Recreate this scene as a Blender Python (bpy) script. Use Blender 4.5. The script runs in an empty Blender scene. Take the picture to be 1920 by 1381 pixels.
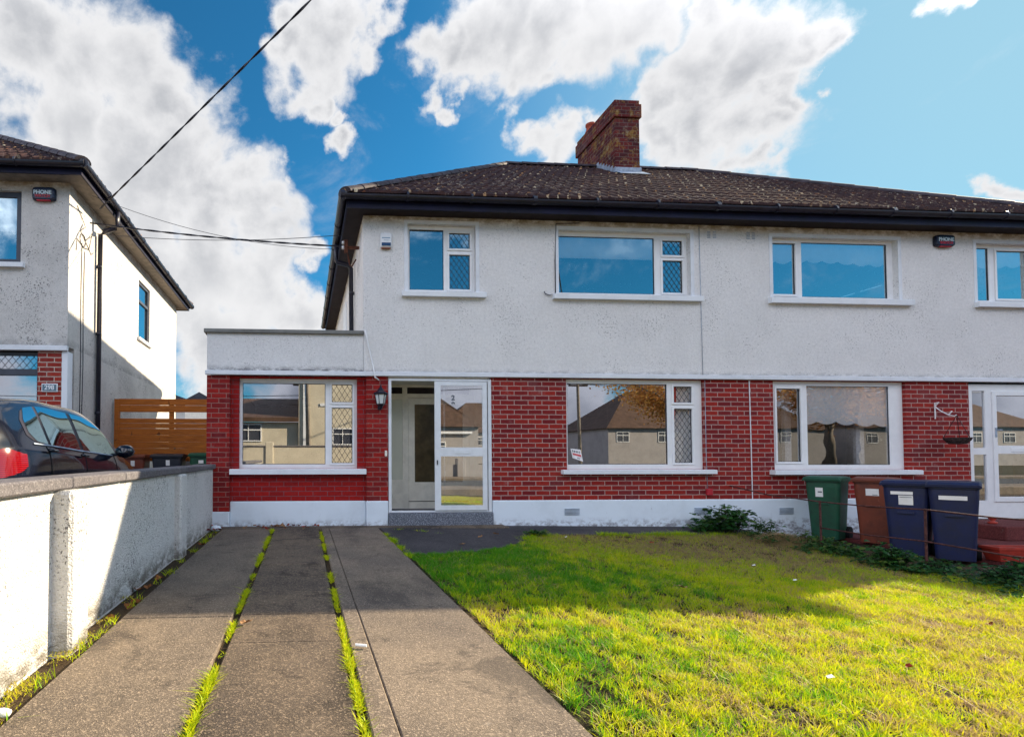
import bpy, math, random
import numpy as np
from mathutils import Vector, Matrix
random.seed(7)
SC = bpy.context.scene
COL = SC.collection
R = math.radians

# ------------------------------------------------------------------ camera
cd = bpy.data.cameras.new('camera'); cam = bpy.data.objects.new('camera', cd); COL.objects.link(cam)
cd.sensor_width = 36.0; cd.lens = 36.0 * 1000 / 1920
cd.shift_x = (960 - 634) / 1920; cd.shift_y = (827 - 690.5) / 1920
cd.clip_start = .05; cd.clip_end = 1500
cam.location = (0, -8.211, 1.06)
cam.rotation_euler = (R(90) + math.atan(.028), 0, -R(3.66))
SC.camera = cam

# ------------------------------------------------------------------ light
SUN = Vector((1.85, .83, 1.0)).normalized()
sd = bpy.data.lights.new('sun', 'SUN'); sun = bpy.data.objects.new('sun', sd); COL.objects.link(sun)
sd.energy = 5.0; sd.angle = R(.55); sd.color = (1, .82, .57)
sun.rotation_euler = SUN.to_track_quat('Z', 'Y').to_euler()
SC.view_settings.view_transform = 'Standard'; SC.view_settings.look = 'None'
SC.view_settings.exposure = 1.34; SC.view_settings.gamma = 1
SC.render.engine = 'CYCLES'

W = bpy.data.worlds.new('World'); SC.world = W; W.use_nodes = True
nt = W.node_tree; nt.nodes.clear()
def wn(t, **k):
    n = nt.nodes.new(t)
    for a, b in k.items(): setattr(n, a, b)
    return n
def wmath(op, a, b=None, c=None, clamp=False):
    n = wn('ShaderNodeMath', operation=op, use_clamp=clamp)
    for i, v in enumerate((a, b, c)):
        if v is None: continue
        if isinstance(v, (int, float)): n.inputs[i].default_value = v
        else: nt.links.new(v, n.inputs[i])
    return n.outputs[0]
tc = wn('ShaderNodeTexCoord')
DIR = tc.outputs['Generated']
def warp(src, scale, amt, detail):
    n = wn('ShaderNodeTexNoise', noise_dimensions='3D'); nt.links.new(DIR, n.inputs['Vector']); n.inputs['Scale'].default_value = scale; n.inputs['Detail'].default_value = detail; n.inputs['Roughness'].default_value = .6
    a = wn('ShaderNodeVectorMath', operation='MULTIPLY_ADD'); nt.links.new(n.outputs['Color'], a.inputs[0]); a.inputs[1].default_value = (amt,) * 3
    b = wn('ShaderNodeVectorMath', operation='SUBTRACT'); nt.links.new(src, b.inputs[0]); b.inputs[1].default_value = (amt / 2,) * 3
    nt.links.new(b.outputs[0], a.inputs[2]); return a.outputs[0]
WD = warp(warp(DIR, 6., .20, 3), 24., .07, 10)
sky = wn('ShaderNodeTexSky', sky_type='NISHITA')
sky.sun_disc = False; sky.sun_elevation = math.asin(SUN.z); sky.sun_rotation = math.atan2(SUN.x, SUN.y)
sky.air_density = 1.0; sky.dust_density = .6; sky.ozone_density = 1.6
tint = wn('ShaderNodeMix', data_type='RGBA', blend_type='MULTIPLY'); tint.inputs[0].default_value = 1
nt.links.new(sky.outputs[0], tint.inputs[6]); tint.inputs[7].default_value = (.095, .42, .56, 1)
# clouds: soft bodies given by direction and size, torn up by noise
CL = [(-0.394, 0.727, 0.562, 0.081), (-0.326, 0.764, 0.556, 0.087), (-0.251, 0.785, 0.567, 0.095), (-0.197, 0.818, 0.54, 0.097), (-0.351, 0.808, 0.474, 0.105), (-0.231, 0.859, 0.457, 0.133), (-0.15, 0.875, 0.46, 0.102), (-0.119, 0.907, 0.404, 0.098), (-0.158, 0.928, 0.338, 0.128), (-0.086, 0.947, 0.308, 0.104), (-0.025, 0.961, 0.275, 0.062), (-0.22, 0.926, 0.307, 0.137), (-0.135, 0.965, 0.226, 0.115), (-0.058, 0.867, 0.494, 0.033), (-0.288, 0.883, 0.371, 0.137), (-0.431, 0.803, 0.412, 0.043), (0.018, 0.935, 0.354, 0.037), (0.038, 0.771, 0.635, 0.072), (0.048, 0.801, 0.597, 0.061), (-0.009, 0.769, 0.639, 0.035), (0.101, 0.766, 0.635, 0.043), (0.045, 0.827, 0.561, 0.035), (0.086, 0.854, 0.514, 0.031), (0.067, 0.839, 0.539, 0.024), (0.21, 0.754, 0.622, 0.049), (0.267, 0.734, 0.625, 0.076), (0.331, 0.721, 0.609, 0.081), (0.397, 0.699, 0.595, 0.072), (0.445, 0.666, 0.599, 0.068), (0.371, 0.739, 0.563, 0.035), (0.219, 0.788, 0.575, 0.034), (0.239, 0.8, 0.551, 0.023), (0.346, 0.774, 0.53, 0.037), (0.369, 0.788, 0.494, 0.042), (0.401, 0.777, 0.484, 0.041), (0.397, 0.794, 0.461, 0.038), (0.426, 0.76, 0.491, 0.029), (0.32, 0.751, 0.577, 0.042), (0.499, 0.704, 0.505, 0.043), (0.536, 0.66, 0.527, 0.061), (0.58, 0.635, 0.51, 0.07), (0.616, 0.609, 0.499, 0.042), (0.563, 0.687, 0.459, 0.071), (0.605, 0.665, 0.439, 0.062), (0.52, 0.723, 0.456, 0.048), (0.633, 0.595, 0.495, 0.023), (0.603, 0.689, 0.402, 0.039), (0.653, 0.609, 0.45, 0.019), (0.623, 0.636, 0.456, 0.038), (0.653, 0.583, 0.483, 0.012), (0.53, 0.634, 0.563, 0.035), (0.7, 0.521, 0.487, 0.023), (0.712, 0.509, 0.484, 0.016), (0.767, 0.559, 0.314, 0.02), (0.781, 0.55, 0.297, 0.022), (0.796, 0.534, 0.287, 0.019), (0.797, 0.521, 0.304, 0.023)]
CL += [(-.6, -.8, .1, .2), (-.9, -.4, .1, .28), (.02, -1, .10, .13), (.82, -.6, .06, .11), (-.2, -.98, .07, .10), (.45, -.9, .07, .12), (.62, -.76, .07, .11), (.3, -.93, .10, .09),
       (.0, -.80, .58, .26), (.5, -.64, .58, .26), (-.5, -.62, .6, .30), (-.85, -.25, .45, .34), (-.75, .1, .65, .25), (-.95, .2, .15, .3), (.85, -.3, .5, .30)]  # added out-of-view clouds, placed as fill light for the shaded walls
fld = None
for (x, y, z, r) in CL:
    if y > .3: r *= 1.08
    l = math.sqrt(x * x + y * y + z * z)
    d = wn('ShaderNodeVectorMath', operation='DISTANCE'); nt.links.new(WD, d.inputs[0]); d.inputs[1].default_value = (x / l, y / l, z / l)
    v = wmath('MULTIPLY_ADD', d.outputs['Value'], -1.0 / r, 1.0)
    fld = v if fld is None else wmath('SMOOTH_MAX', fld, v, .12)
def wnoise(scale, detail, rough=.6, dist=0.):
    n = wn('ShaderNodeTexNoise', noise_dimensions='3D'); nt.links.new(DIR, n.inputs['Vector'])
    n.inputs['Scale'].default_value = scale; n.inputs['Detail'].default_value = detail
    n.inputs['Roughness'].default_value = rough; n.inputs['Distortion'].default_value = dist
    return n.outputs[0]
n1 = wnoise(7.0, 15, .66, .25); n2 = wnoise(3.2, 6, .5); n3 = wnoise(14, 8, .62)
f2 = wmath('ADD', fld, wmath('MULTIPLY_ADD', n1, 1.5, -.80))
mr = wn('ShaderNodeMapRange', interpolation_type='SMOOTHSTEP'); nt.links.new(f2, mr.inputs[0])
mr.inputs[1].default_value = -.17; mr.inputs[2].default_value = .38
wv = wn('ShaderNodeTexNoise', noise_dimensions='3D'); sv = wn('ShaderNodeVectorMath', operation='MULTIPLY'); nt.links.new(DIR, sv.inputs[0]); sv.inputs[1].default_value = (1., 1., 2.2)
nt.links.new(sv.outputs[0], wv.inputs['Vector']); wv.inputs['Scale'].default_value = 3.4; wv.inputs['Detail'].default_value = 12; wv.inputs['Roughness'].default_value = .68; wv.inputs['Distortion'].default_value = .5
veil = wn('ShaderNodeMapRange', interpolation_type='SMOOTHSTEP'); nt.links.new(wv.outputs[0], veil.inputs[0]); veil.inputs[1].default_value = .50; veil.inputs[2].default_value = .82; veil.inputs[4].default_value = .5
den = wmath('MAXIMUM', mr.outputs[0], veil.outputs[0])
core = wn('ShaderNodeMapRange', interpolation_type='SMOOTHSTEP'); nt.links.new(wmath('ADD', f2, wmath('MULTIPLY_ADD', n3, .6, -.3)), core.inputs[0])
core.inputs[1].default_value = .15; core.inputs[2].default_value = 1.1
shade = wmath('MULTIPLY', core.outputs[0], wmath('MULTIPLY_ADD', n2, 2.6, -.65, clamp=True))
cc = wn('ShaderNodeMix', data_type='RGBA'); nt.links.new(shade, cc.inputs[0])
cc.inputs[6].default_value = (3.5, 3.5, 3.55, 1); cc.inputs[7].default_value = (1.6, 1.68, 1.85, 1)
sxyz = wn('ShaderNodeSeparateXYZ'); nt.links.new(DIR, sxyz.inputs[0])
bz = wn('ShaderNodeMapRange', interpolation_type='SMOOTHSTEP'); nt.links.new(wmath('ADD', sxyz.outputs[1], wmath('MULTIPLY', sxyz.outputs[2], -.9)), bz.inputs[0])
bz.inputs[1].default_value = .22; bz.inputs[2].default_value = -.35; bz.inputs[3].default_value = 1; bz.inputs[4].default_value = 3.6      # unseen clouds behind the camera, brightened to fill the shaded front
cool = wn('ShaderNodeMix', data_type='RGBA', blend_type='MULTIPLY'); nt.links.new(wmath('MULTIPLY', wmath('SUBTRACT', bz.outputs[0], 1.0), .4, clamp=True), cool.inputs[0]); nt.links.new(cc.outputs[2], cool.inputs[6]); cool.inputs[7].default_value = (.95, .97, 1.08, 1)
hi_ = wn('ShaderNodeMapRange', interpolation_type='SMOOTHSTEP'); nt.links.new(sxyz.outputs[2], hi_.inputs[0]); hi_.inputs[1].default_value = .20; hi_.inputs[2].default_value = .40
bz_ = wmath('MULTIPLY_ADD', wmath('SUBTRACT', bz.outputs[0], 1.0), hi_.outputs[0], 1.0)
bst = wn('ShaderNodeVectorMath', operation='SCALE'); nt.links.new(cool.outputs[2], bst.inputs[0]); nt.links.new(bz_, bst.inputs['Scale'])
cm = wn('ShaderNodeMix', data_type='RGBA'); nt.links.new(den, cm.inputs[0])
dt = wn('ShaderNodeVectorMath', operation='DOT_PRODUCT'); nt.links.new(DIR, dt.inputs[0]); dt.inputs[1].default_value = tuple(SUN)
gm_ = wn('ShaderNodeMapRange', interpolation_type='SMOOTHSTEP'); nt.links.new(dt.outputs['Value'], gm_.inputs[0]); gm_.inputs[1].default_value = .68; gm_.inputs[2].default_value = 1.05
glare = wn('ShaderNodeMix', data_type='RGBA'); nt.links.new(gm_.outputs[0], glare.inputs[0]); nt.links.new(tint.outputs[2], glare.inputs[6]); glare.inputs[7].default_value = (1.5, 2.5, 3.1, 1)
nt.links.new(glare.outputs[2], cm.inputs[6]); nt.links.new(bst.outputs[0], cm.inputs[7])
bg = wn('ShaderNodeBackground'); bg.inputs[1].default_value = .10
nt.links.new(cm.outputs[2], bg.inputs[0])
wo = wn('ShaderNodeOutputWorld'); nt.links.new(bg.outputs[0], wo.inputs[0])

# ------------------------------------------------------------------ helpers
class MB:
    def __init__(s): s.v = []; s.f = []
    def add(s, vs, fs):
        o = len(s.v); s.v += [tuple(p) for p in vs]; s.f += [tuple(i + o for i in f) for f in fs]; return s
    def box(s, x0, x1, y0, y1, z0, z1):
        return s.add([(x0, y0, z0), (x1, y0, z0), (x1, y1, z0), (x0, y1, z0), (x0, y0, z1), (x1, y0, z1), (x1, y1, z1), (x0, y1, z1)],
                     [(0, 3, 2, 1), (4, 5, 6, 7), (0, 1, 5, 4), (1, 2, 6, 5), (2, 3, 7, 6), (3, 0, 4, 7)])
    def bbox(s, x0, x1, y0, y1, z0, z1, b=.006):       # box with chamfered edges
        t = bpy_bevel_box(x0, x1, y0, y1, z0, z1, b); return s.add(*t)
    def prism(s, poly, axis, a, b):                     # poly in the two other axes, extruded a..b
        n = len(poly)
        def P(p, t): return (t, p[0], p[1]) if axis == 'x' else ((p[0], t, p[1]) if axis == 'y' else (p[0], p[1], t))
        vs = [P(p, a) for p in poly] + [P(p, b) for p in poly]
        fs = [tuple(range(n))[::-1], tuple(range(n, 2 * n))] + [(i, (i + 1) % n, n + (i + 1) % n, n + i) for i in range(n)]
        return s.add(vs, fs)
    def tube(s, pts, r, n=8, cap=True):
        pts = [Vector(p) for p in pts]; rings = []
        up = Vector((0, 0, 1))
        for i, p in enumerate(pts):
            d = (pts[min(i + 1, len(pts) - 1)] - pts[max(i - 1, 0)]).normalized()
            a = d.cross(up if abs(d.z) < .95 else Vector((1, 0, 0))).normalized(); b = a.cross(d).normalized()
            rr = r[i] if isinstance(r, (list, tuple)) else r
            rings.append([p + (a * math.cos(2 * math.pi * k / n) + b * math.sin(2 * math.pi * k / n)) * rr for k in range(n)])
        vs = [q for g in rings for q in g]; fs = []
        for i in range(len(pts) - 1):
            for k in range(n):
                fs.append((i * n + k, i * n + (k + 1) % n, (i + 1) * n + (k + 1) % n, (i + 1) * n + k))
        if cap: fs += [tuple(range(n))[::-1], tuple(range((len(pts) - 1) * n, len(pts) * n))]
        return s.add(vs, fs)
    def lathe(s, prof, cx, cy, n=16, axis='z', rot=0):
        vs = []; m = len(prof)
        for (r, h) in prof:
            for k in range(n):
                a = 2 * math.pi * k / n + rot
                vs.append((cx + r * math.cos(a), cy + r * math.sin(a), h) if axis == 'z' else (h, cx + r * math.cos(a), cy + r * math.sin(a)))
        fs = [(i * n + k, i * n + (k + 1) % n, (i + 1) * n + (k + 1) % n, (i + 1) * n + k) for i in range(m - 1) for k in range(n)]
        fs += [tuple(range(n))[::-1], tuple(range((m - 1) * n, m * n))]
        return s.add(vs, fs)
    def xf(s, M):
        s.v = [tuple(M @ Vector(p)) for p in s.v]; return s
    def build(s, name, mat, parent=None, smooth=False, label=None):
        off = ROOT.get(parent.name, (0, 0, 0)) if parent else (0, 0, 0)
        me = bpy.data.meshes.new(name)
        me.from_pydata([(p[0] - off[0], p[1] - off[1], p[2] - off[2]) for p in s.v], [], s.f); me.update()
        if mat: me.materials.append(mat)
        if smooth: me.polygons.foreach_set('use_smooth', [True] * len(me.polygons))
        o = bpy.data.objects.new(name, me); COL.objects.link(o)
        if parent: o.parent = parent; ROOT[o.name] = off
        if label: o['label'] = label
        return o
ROOT = {}
def bpy_bevel_box(x0, x1, y0, y1, z0, z1, b):
    X = (x0, x1); Yy = (y0, y1); Z = (z0, z1); vs = []; idx = {}
    for i in (0, 1):
        for j in (0, 1):
            for k in (0, 1):
                sx, sy, sz = (1 - 2 * i) * b, (1 - 2 * j) * b, (1 - 2 * k) * b
                for ax in range(3):
                    idx[(i, j, k, ax)] = len(vs)
                    p = [X[i] + sx, Yy[j] + sy, Z[k] + sz]; p[ax] = (X[i], Yy[j], Z[k])[ax]; vs.append(tuple(p))
    fs = []
    for i in (0, 1):
        fs.append(tuple(idx[(i, j, k, 0)] for j, k in ((0, 0), (1, 0), (1, 1), (0, 1)))[::(1 if i else -1)])
        fs.append(tuple(idx[(j, i, k, 1)] for j, k in ((0, 0), (1, 0), (1, 1), (0, 1)))[::(-1 if i else 1)])
        fs.append(tuple(idx[(j, k, i, 2)] for j, k in ((0, 0), (1, 0), (1, 1), (0, 1)))[::(1 if i else -1)])
    for a in (0, 1):
        for c in (0, 1):
            fs.append((idx[(0, a, c, 1)], idx[(1, a, c, 1)], idx[(1, a, c, 2)], idx[(0, a, c, 2)]))
            fs.append((idx[(a, 0, c, 0)], idx[(a, 1, c, 0)], idx[(a, 1, c, 2)], idx[(a, 0, c, 2)]))
            fs.append((idx[(a, c, 0, 0)], idx[(a, c, 1, 0)], idx[(a, c, 1, 1)], idx[(a, c, 0, 1)]))
            for d in (0, 1):
                fs.append((idx[(a, c, d, 0)], idx[(a, c, d, 1)], idx[(a, c, d, 2)]))
    return vs, fs
def tag(o, label=None, cat=None, group=None, kind=None):
    for k, v in (('label', label), ('category', cat), ('group', group), ('kind', kind)):
        if v: o[k] = v
    return o
def empty(name, loc, label, cat, group=None, rz=0):
    o = bpy.data.objects.new(name, None); COL.objects.link(o); o.location = loc; o.rotation_euler[2] = rz
    o.empty_display_size = .2; ROOT[o.name] = tuple(loc) if rz == 0 else (0, 0, 0)
    return tag(o, label, cat, group)
def copy_tree(o, parent=None):
    c = o.copy(); COL.objects.link(c)
    if parent: c.parent = parent
    for ch in o.children: copy_tree(ch, c)
    return c
def text_mesh(s, size, depth=.004, bold=.0):
    c = bpy.data.curves.new('txt', 'FONT'); c.body = s; c.size = size; c.extrude = depth; c.offset = bold
    c.align_x = 'CENTER'; c.align_y = 'CENTER'
    o = bpy.data.objects.new('txt', c); COL.objects.link(o)
    me = bpy.data.meshes.new_from_object(o.evaluated_get(bpy.context.evaluated_depsgraph_get()))
    mb = MB(); mb.v = [tuple(v.co) for v in me.vertices]; mb.f = [tuple(p.vertices) for p in me.polygons]
    bpy.data.objects.remove(o); bpy.data.meshes.remove(me)
    return mb
FACE = Matrix.Rotation(R(90), 4, 'X')          # lay text upright facing -y

# ------------------------------------------------------------------ material kit
class NT:
    def __init__(s, name, rough=.8, spec=.3):
        s.m = bpy.data.materials.new(name); s.m.use_nodes = True; s.t = s.m.node_tree
        s.b = s.t.nodes['Principled BSDF']; s.b.inputs['Roughness'].default_value = rough
        s.b.inputs['Specular IOR Level'].default_value = spec
        g = s.n('ShaderNodeNewGeometry'); s.P = g.outputs['Position']; s.N = g.outputs['Normal']
        sp = s.n('ShaderNodeSeparateXYZ'); s.l(s.P, sp.inputs[0]); s.x, s.y, s.z = sp.outputs
    def n(s, t, **k):
        q = s.t.nodes.new(t)
        for a, b in k.items(): setattr(q, a, b)
        return q
    def l(s, a, b): s.t.links.new(a, b)
    def math(s, op, a, b=None, c=None, clamp=False):
        q = s.n('ShaderNodeMath', operation=op, use_clamp=clamp)
        for i, v in enumerate((a, b, c)):
            if v is None: continue
            if isinstance(v, (int, float)): q.inputs[i].default_value = v
            else: s.l(v, q.inputs[i])
        return q.outputs[0]
    def noise(s, scale, detail=4, rough=.6, dist=0, vec=None):
        q = s.n('ShaderNodeTexNoise'); s.l(vec or s.P, q.inputs['Vector'])
        q.inputs['Scale'].default_value = scale; q.inputs['Detail'].default_value = detail
        q.inputs['Roughness'].default_value = rough; q.inputs['Distortion'].default_value = dist
        return q.outputs[0]
    def vor(s, scale, feature='F1', vec=None, out='Distance'):
        q = s.n('ShaderNodeTexVoronoi', feature=feature); s.l(vec or s.P, q.inputs['Vector']); q.inputs['Scale'].default_value = scale
        return q.outputs[out]
    def ss(s, v, a, b, lo=0., hi=1.):
        q = s.n('ShaderNodeMapRange', interpolation_type='SMOOTHSTEP'); s.l(v, q.inputs[0])
        for i, w in enumerate((a, b, lo, hi)): q.inputs[i + 1].default_value = w
        return q.outputs[0]
    def mix(s, f, a, b, mode='MIX'):
        q = s.n('ShaderNodeMix', data_type='RGBA', blend_type=mode)
        for i, v in ((0, f), (6, a), (7, b)):
            if isinstance(v, (int, float)): q.inputs[i].default_value = v
            elif isinstance(v, tuple): q.inputs[i].default_value = (*v[:3], 1)
            else: s.l(v, q.inputs[i])
        return q.outputs[2]
    def scaled(s, v):
        q = s.n('ShaderNodeVectorMath', operation='MULTIPLY'); s.l(s.P, q.inputs[0]); q.inputs[1].default_value = v; return q.outputs[0]
    def col(s, c):
        if isinstance(c, tuple): s.b.inputs['Base Color'].default_value = (*c[:3], 1)
        else: s.l(c, s.b.inputs['Base Color'])
    def bump(s, h, strength=.5, dist=.01):
        q = s.n('ShaderNodeBump'); q.inputs['Strength'].default_value = strength; q.inputs['Distance'].default_value = dist
        s.l(h, q.inputs['Height']); s.l(q.outputs[0], s.b.inputs['Normal'])
def simple(name, c, rough=.5, spec=.4, var=.12, sc=8., metal=0., bump=0.):
    t = NT(name, rough, spec); n = t.noise(sc, 5)
    t.col(t.mix(t.ss(n, .3, .7), tuple(x * (1 - var) for x in c), tuple(min(1, x * (1 + var)) for x in c)))
    t.b.inputs['Metallic'].default_value = metal
    if bump: t.bump(t.noise(120, 3), bump, .004)
    return t.m

def roughcast(name, base=(.70, .70, .70), bands=(), speck=.55, bump=.8, grime=.25, ps=36):
    t = NT(name, .95, .1)
    c = t.mix(t.ss(t.noise(1.1, 6, .65), .35, .75), base, tuple(b * (1 - grime) for b in base))
    c = t.mix(t.ss(t.noise(24, 4, .75), .38, .62, .0, .30), c, tuple(b * .62 for b in base))
    c = t.mix(t.ss(t.noise(48, 2, .7), .45, .62, .0, .22), c, tuple(min(1, b * 1.2) for b in base))
    # pits in the dash: small dark specks, denser in some areas
    s = t.noise(ps, 3, .75)
    area = t.ss(t.noise(1.7, 4), .3, .7, -.075, .045)
    pits = t.ss(t.math('ADD', s, area), .585, .66)
    c = t.mix(t.math('MULTIPLY', pits, speck, clamp=True), c, tuple(b * .16 for b in base))
    c = t.mix(t.math('MULTIPLY', t.ss(t.noise(75, 2), .42, .62), .10), c, tuple(b * .5 for b in base))
    st = t.noise(3.0, 6, .7, vec=t.scaled((3, 3, .35)))
    c = t.mix(t.math('MULTIPLY', t.ss(st, .52, .75), grime * .6), c, tuple(b * .45 for b in base))
    for (z0, z1, colr, amt) in bands:          # algae and soot bands: strongest at z0, gone at z1
        k = t.ss(t.z, z0, z1, 1, 0) if z0 < z1 else t.ss(t.z, z1, z0, 0, 1)
        lim = t.math('GREATER_THAN', t.z, z0 - .01) if z0 < z1 else t.math('LESS_THAN', t.z, z0 + .01)
        k = t.math('MULTIPLY', t.math('MULTIPLY', k, lim), t.ss(t.noise(5, 6, .7, vec=t.scaled((1, 1, 2))), .35, .6))
        c = t.mix(t.math('MULTIPLY', k, amt), c, colr)
    t.col(c)
    h = t.math('ADD', t.noise(70, 3, .7), t.math('MULTIPLY', t.vor(85), .5))
    t.bump(h, bump, .014)
    return t.m

def brick(name, c1, c2, mortar, v=(.225, .075), bias=0., z0=.37, u0=0., ms=.0065, dirt=(.25, .2, .2), dirt_amt=.25, extra=None, bump=.55):
    t = NT(name, .8, .25)
    cb = t.n('ShaderNodeCombineXYZ'); wob = t.math('MULTIPLY_ADD', t.noise(9, 3), .010, -.005)
    t.l(t.math('ADD', t.math('ADD', t.x, t.y), u0 + 40.), cb.inputs[0]); t.l(t.math('ADD', t.math('SUBTRACT', t.z, z0 - 40 * v[1] * 2), wob), cb.inputs[1])
    b = t.n('ShaderNodeTexBrick', offset=.5, squash=1); t.l(cb.outputs[0], b.inputs['Vector'])
    b.inputs['Scale'].default_value = 1; b.inputs['Brick Width'].default_value = v[0]; b.inputs['Row Height'].default_value = v[1]
    b.inputs['Mortar Size'].default_value = ms; b.inputs['Mortar Smooth'].default_value = .25; b.inputs['Bias'].default_value = bias
    b.inputs['Color1'].default_value = (*c1, 1); b.inputs['Color2'].default_value = (*c2, 1); b.inputs['Mortar'].default_value = (*mortar, 1)
    c = t.mix(t.math('MULTIPLY', t.ss(t.noise(30, 4, .7), .4, .75), .35), b.outputs['Color'], tuple(x * .4 for x in c2))
    c = t.mix(t.math('MULTIPLY', t.ss(t.noise(1.6, 7, .7), .5, .8), dirt_amt), c, dirt)
    c = t.mix(t.math('MULTIPLY', t.ss(t.noise(2.6, 8, .75), .58, .72), .28), c, (.42, .33, .32))
    c = t.mix(t.ss(t.noise(17, 5, .8), .68, .74, 0, .6), c, (.45, .38, .36))
    if extra: c = extra(t, c)
    t.col(c)
    h = t.math('ADD', t.math('MULTIPLY', b.outputs['Fac'], -1.0), t.math('MULTIPLY', t.noise(90, 3), .25))
    t.bump(h, bump, .012)
    return t.m

def glass(name, refl=.5, tint=(.75, .8, .82), wav=0.0, gcol=(.92, .95, 1)):
    m = bpy.data.materials.new(name); m.use_nodes = True; t = m.node_tree; t.nodes.clear()
    tr = t.nodes.new('ShaderNodeBsdfTransparent'); tr.inputs[0].default_value = (*tint, 1)
    gl = t.nodes.new('ShaderNodeBsdfGlossy'); gl.inputs['Roughness'].default_value = .0; gl.inputs[0].default_value = (*gcol, 1)
    lw = t.nodes.new('ShaderNodeLayerWeight'); lw.inputs[0].default_value = .35
    ma = t.nodes.new('ShaderNodeMath'); ma.operation = 'MULTIPLY_ADD'; ma.use_clamp = True; ma.inputs[1].default_value = .5; ma.inputs[2].default_value = refl
    mx = t.nodes.new('ShaderNodeMixShader'); out = t.nodes.new('ShaderNodeOutputMaterial')
    t.links.new(lw.outputs['Fresnel'], ma.inputs[0]); t.links.new(ma.outputs[0], mx.inputs[0])
    t.links.new(tr.outputs[0], mx.inputs[1]); t.links.new(gl.outputs[0], mx.inputs[2]); t.links.new(mx.outputs[0], out.inputs[0])
    if wav:
        n = t.nodes.new('ShaderNodeTexNoise'); g = t.nodes.new('ShaderNodeNewGeometry'); t.links.new(g.outputs['Position'], n.inputs['Vector'])
        n.inputs['Scale'].default_value = 2.2; n.inputs['Detail'].default_value = 1.5
        b = t.nodes.new('ShaderNodeBump'); b.inputs['Strength'].default_value = wav; b.inputs['Distance'].default_value = .02
        t.links.new(n.outputs[0], b.inputs['Height']); t.links.new(b.outputs[0], gl.inputs['Normal'])
    return m

ALG = (.20, .13, .045); SOOT = (.06, .06, .07)
M = {}
M['render'] = roughcast('render_main', (.85, .835, .83), [(4.84, 4.66, ALG, .8), (2.36, 2.46, SOOT, .45)], grime=.10, speck=.6)
M['render_ext'] = roughcast('render_extension', (.83, .82, .82), [(2.36, 2.48, SOOT, .9)], grime=.14)
M['render_n'] = roughcast('render_neighbour', (.69, .67, .65), [(5.37, 5.17, ALG, .7), (2.8, 2.95, SOOT, .35)], speck=1.6, grime=.25, ps=44)
M['render_wall'] = roughcast('render_wall', (.72, .72, .71), [(-.02, .22, (.10, .08, .05), .85)], speck=1.5, bump=1., grime=.12, ps=62)
def lich(t, c):
    c = t.mix(t.math('MULTIPLY', t.ss(t.noise(4.5, 6, .75), .50, .64), .75), c, (.30, .17, .03))
    return t.mix(t.math('MULTIPLY', t.ss(t.noise(9, 6, .75), .56, .66), .5), c, (.25, .24, .20))
M['brick'] = brick('brick_red', (.33, .020, .012), (.16, .010, .014), (.46, .31, .28))
M['brick_pier'] = brick('brick_pier', (.33, .014, .010), (.17, .008, .010), (.30, .14, .12), u0=.11)
M['brick_panel'] = brick('brick_panel', (.36, .010, .008), (.27, .008, .008), (.20, .085, .10), u0=.05, ms=.005)
M['brick_n'] = brick('brick_neighbour', (.34, .035, .02), (.2, .018, .015), (.50, .42, .36), z0=1.7, ms=.008)
M['brick_ch'] = brick('brick_chimney', (.14, .014, .012), (.055, .007, .010), (.14, .09, .08), v=(.2, .085), extra=lich, z0=7.2)
def plaster(name, base, grime=.25, low=None):
    t = NT(name, .7, .25)
    c = t.mix(t.ss(t.noise(2.2, 7, .7), .4, .8), base, tuple(b * (1 - grime) for b in base))
    if low is not None:
        k = t.math('MULTIPLY', t.ss(t.z, low, low + .16, 1, 0), t.ss(t.noise(9, 7, .75, vec=t.scaled((1, 1, 1.6))), .44, .6))
        c = t.mix(t.math('MULTIPLY', k, .8), c, (.16, .14, .15))
        c = t.mix(t.math('MULTIPLY', t.ss(t.noise(14, 5, .8, vec=t.scaled((1, 1, .6))), .64, .72), .5), c, (.2, .2, .24))
    t.col(c); t.bump(t.noise(60, 4), .25, .004); return t.m
M['plinth'] = plaster('plinth_paint', (.72, .80, .88), .12, -.04)
M['course'] = plaster('course_paint', (.74, .77, .82), .2)
M['sill'] = plaster('sill_paint', (.76, .79, .83), .18)
M['cap'] = plaster('cap_concrete', (.20, .20, .19), .6)
M['pvc'] = simple('white_pvc', (.80, .81, .83), .35, .4, .03)
M['pvc_grey'] = simple('dark_frame', (.05, .055, .075), .4, .4)
M['alu'] = simple('white_aluminium', (.72, .75, .79), .35, .5, .05)
M['cream'] = simple('cream_paint', (.80, .77, .69), .5, .3, .08)
M['black'] = simple('black_gloss', (.011, .011, .024), .35, .5, .3)
M['fascia'] = simple('fascia_navy', (.005, .005, .024), .5, .2, .4, 3.)
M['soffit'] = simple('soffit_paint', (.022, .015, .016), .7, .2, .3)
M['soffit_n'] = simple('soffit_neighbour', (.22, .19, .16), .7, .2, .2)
M['lead'] = simple('lead_sheet', (.30, .36, .45), .5, .4, .3)
M['leadline'] = simple('lead_line', (.035, .04, .05), .6, .3)
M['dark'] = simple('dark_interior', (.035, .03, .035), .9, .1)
M['blind'] = simple('blind_fabric', (.88, .88, .86), .8, .1, .04)
M['lace'] = simple('lace', (.92, .90, .90), .9, .1, .2, 30)
M['redcurt'] = simple('red_curtain', (.7, .02, .04), .9, .1, .2)
M['glass'] = glass('window_glass', .48, tint=(.88, .92, .94))
M['glass_clear'] = glass('window_glass_clear', .14, tint=(.96, .96, .97)); M['glass_up'] = glass('window_glass_upper', .52, tint=(.95, .97, 1), gcol=(.85, 1, 1)); M['glass_up2'] = glass('window_glass_right', .55, tint=(.95, .97, 1), gcol=(.9, 1, 1))
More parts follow.
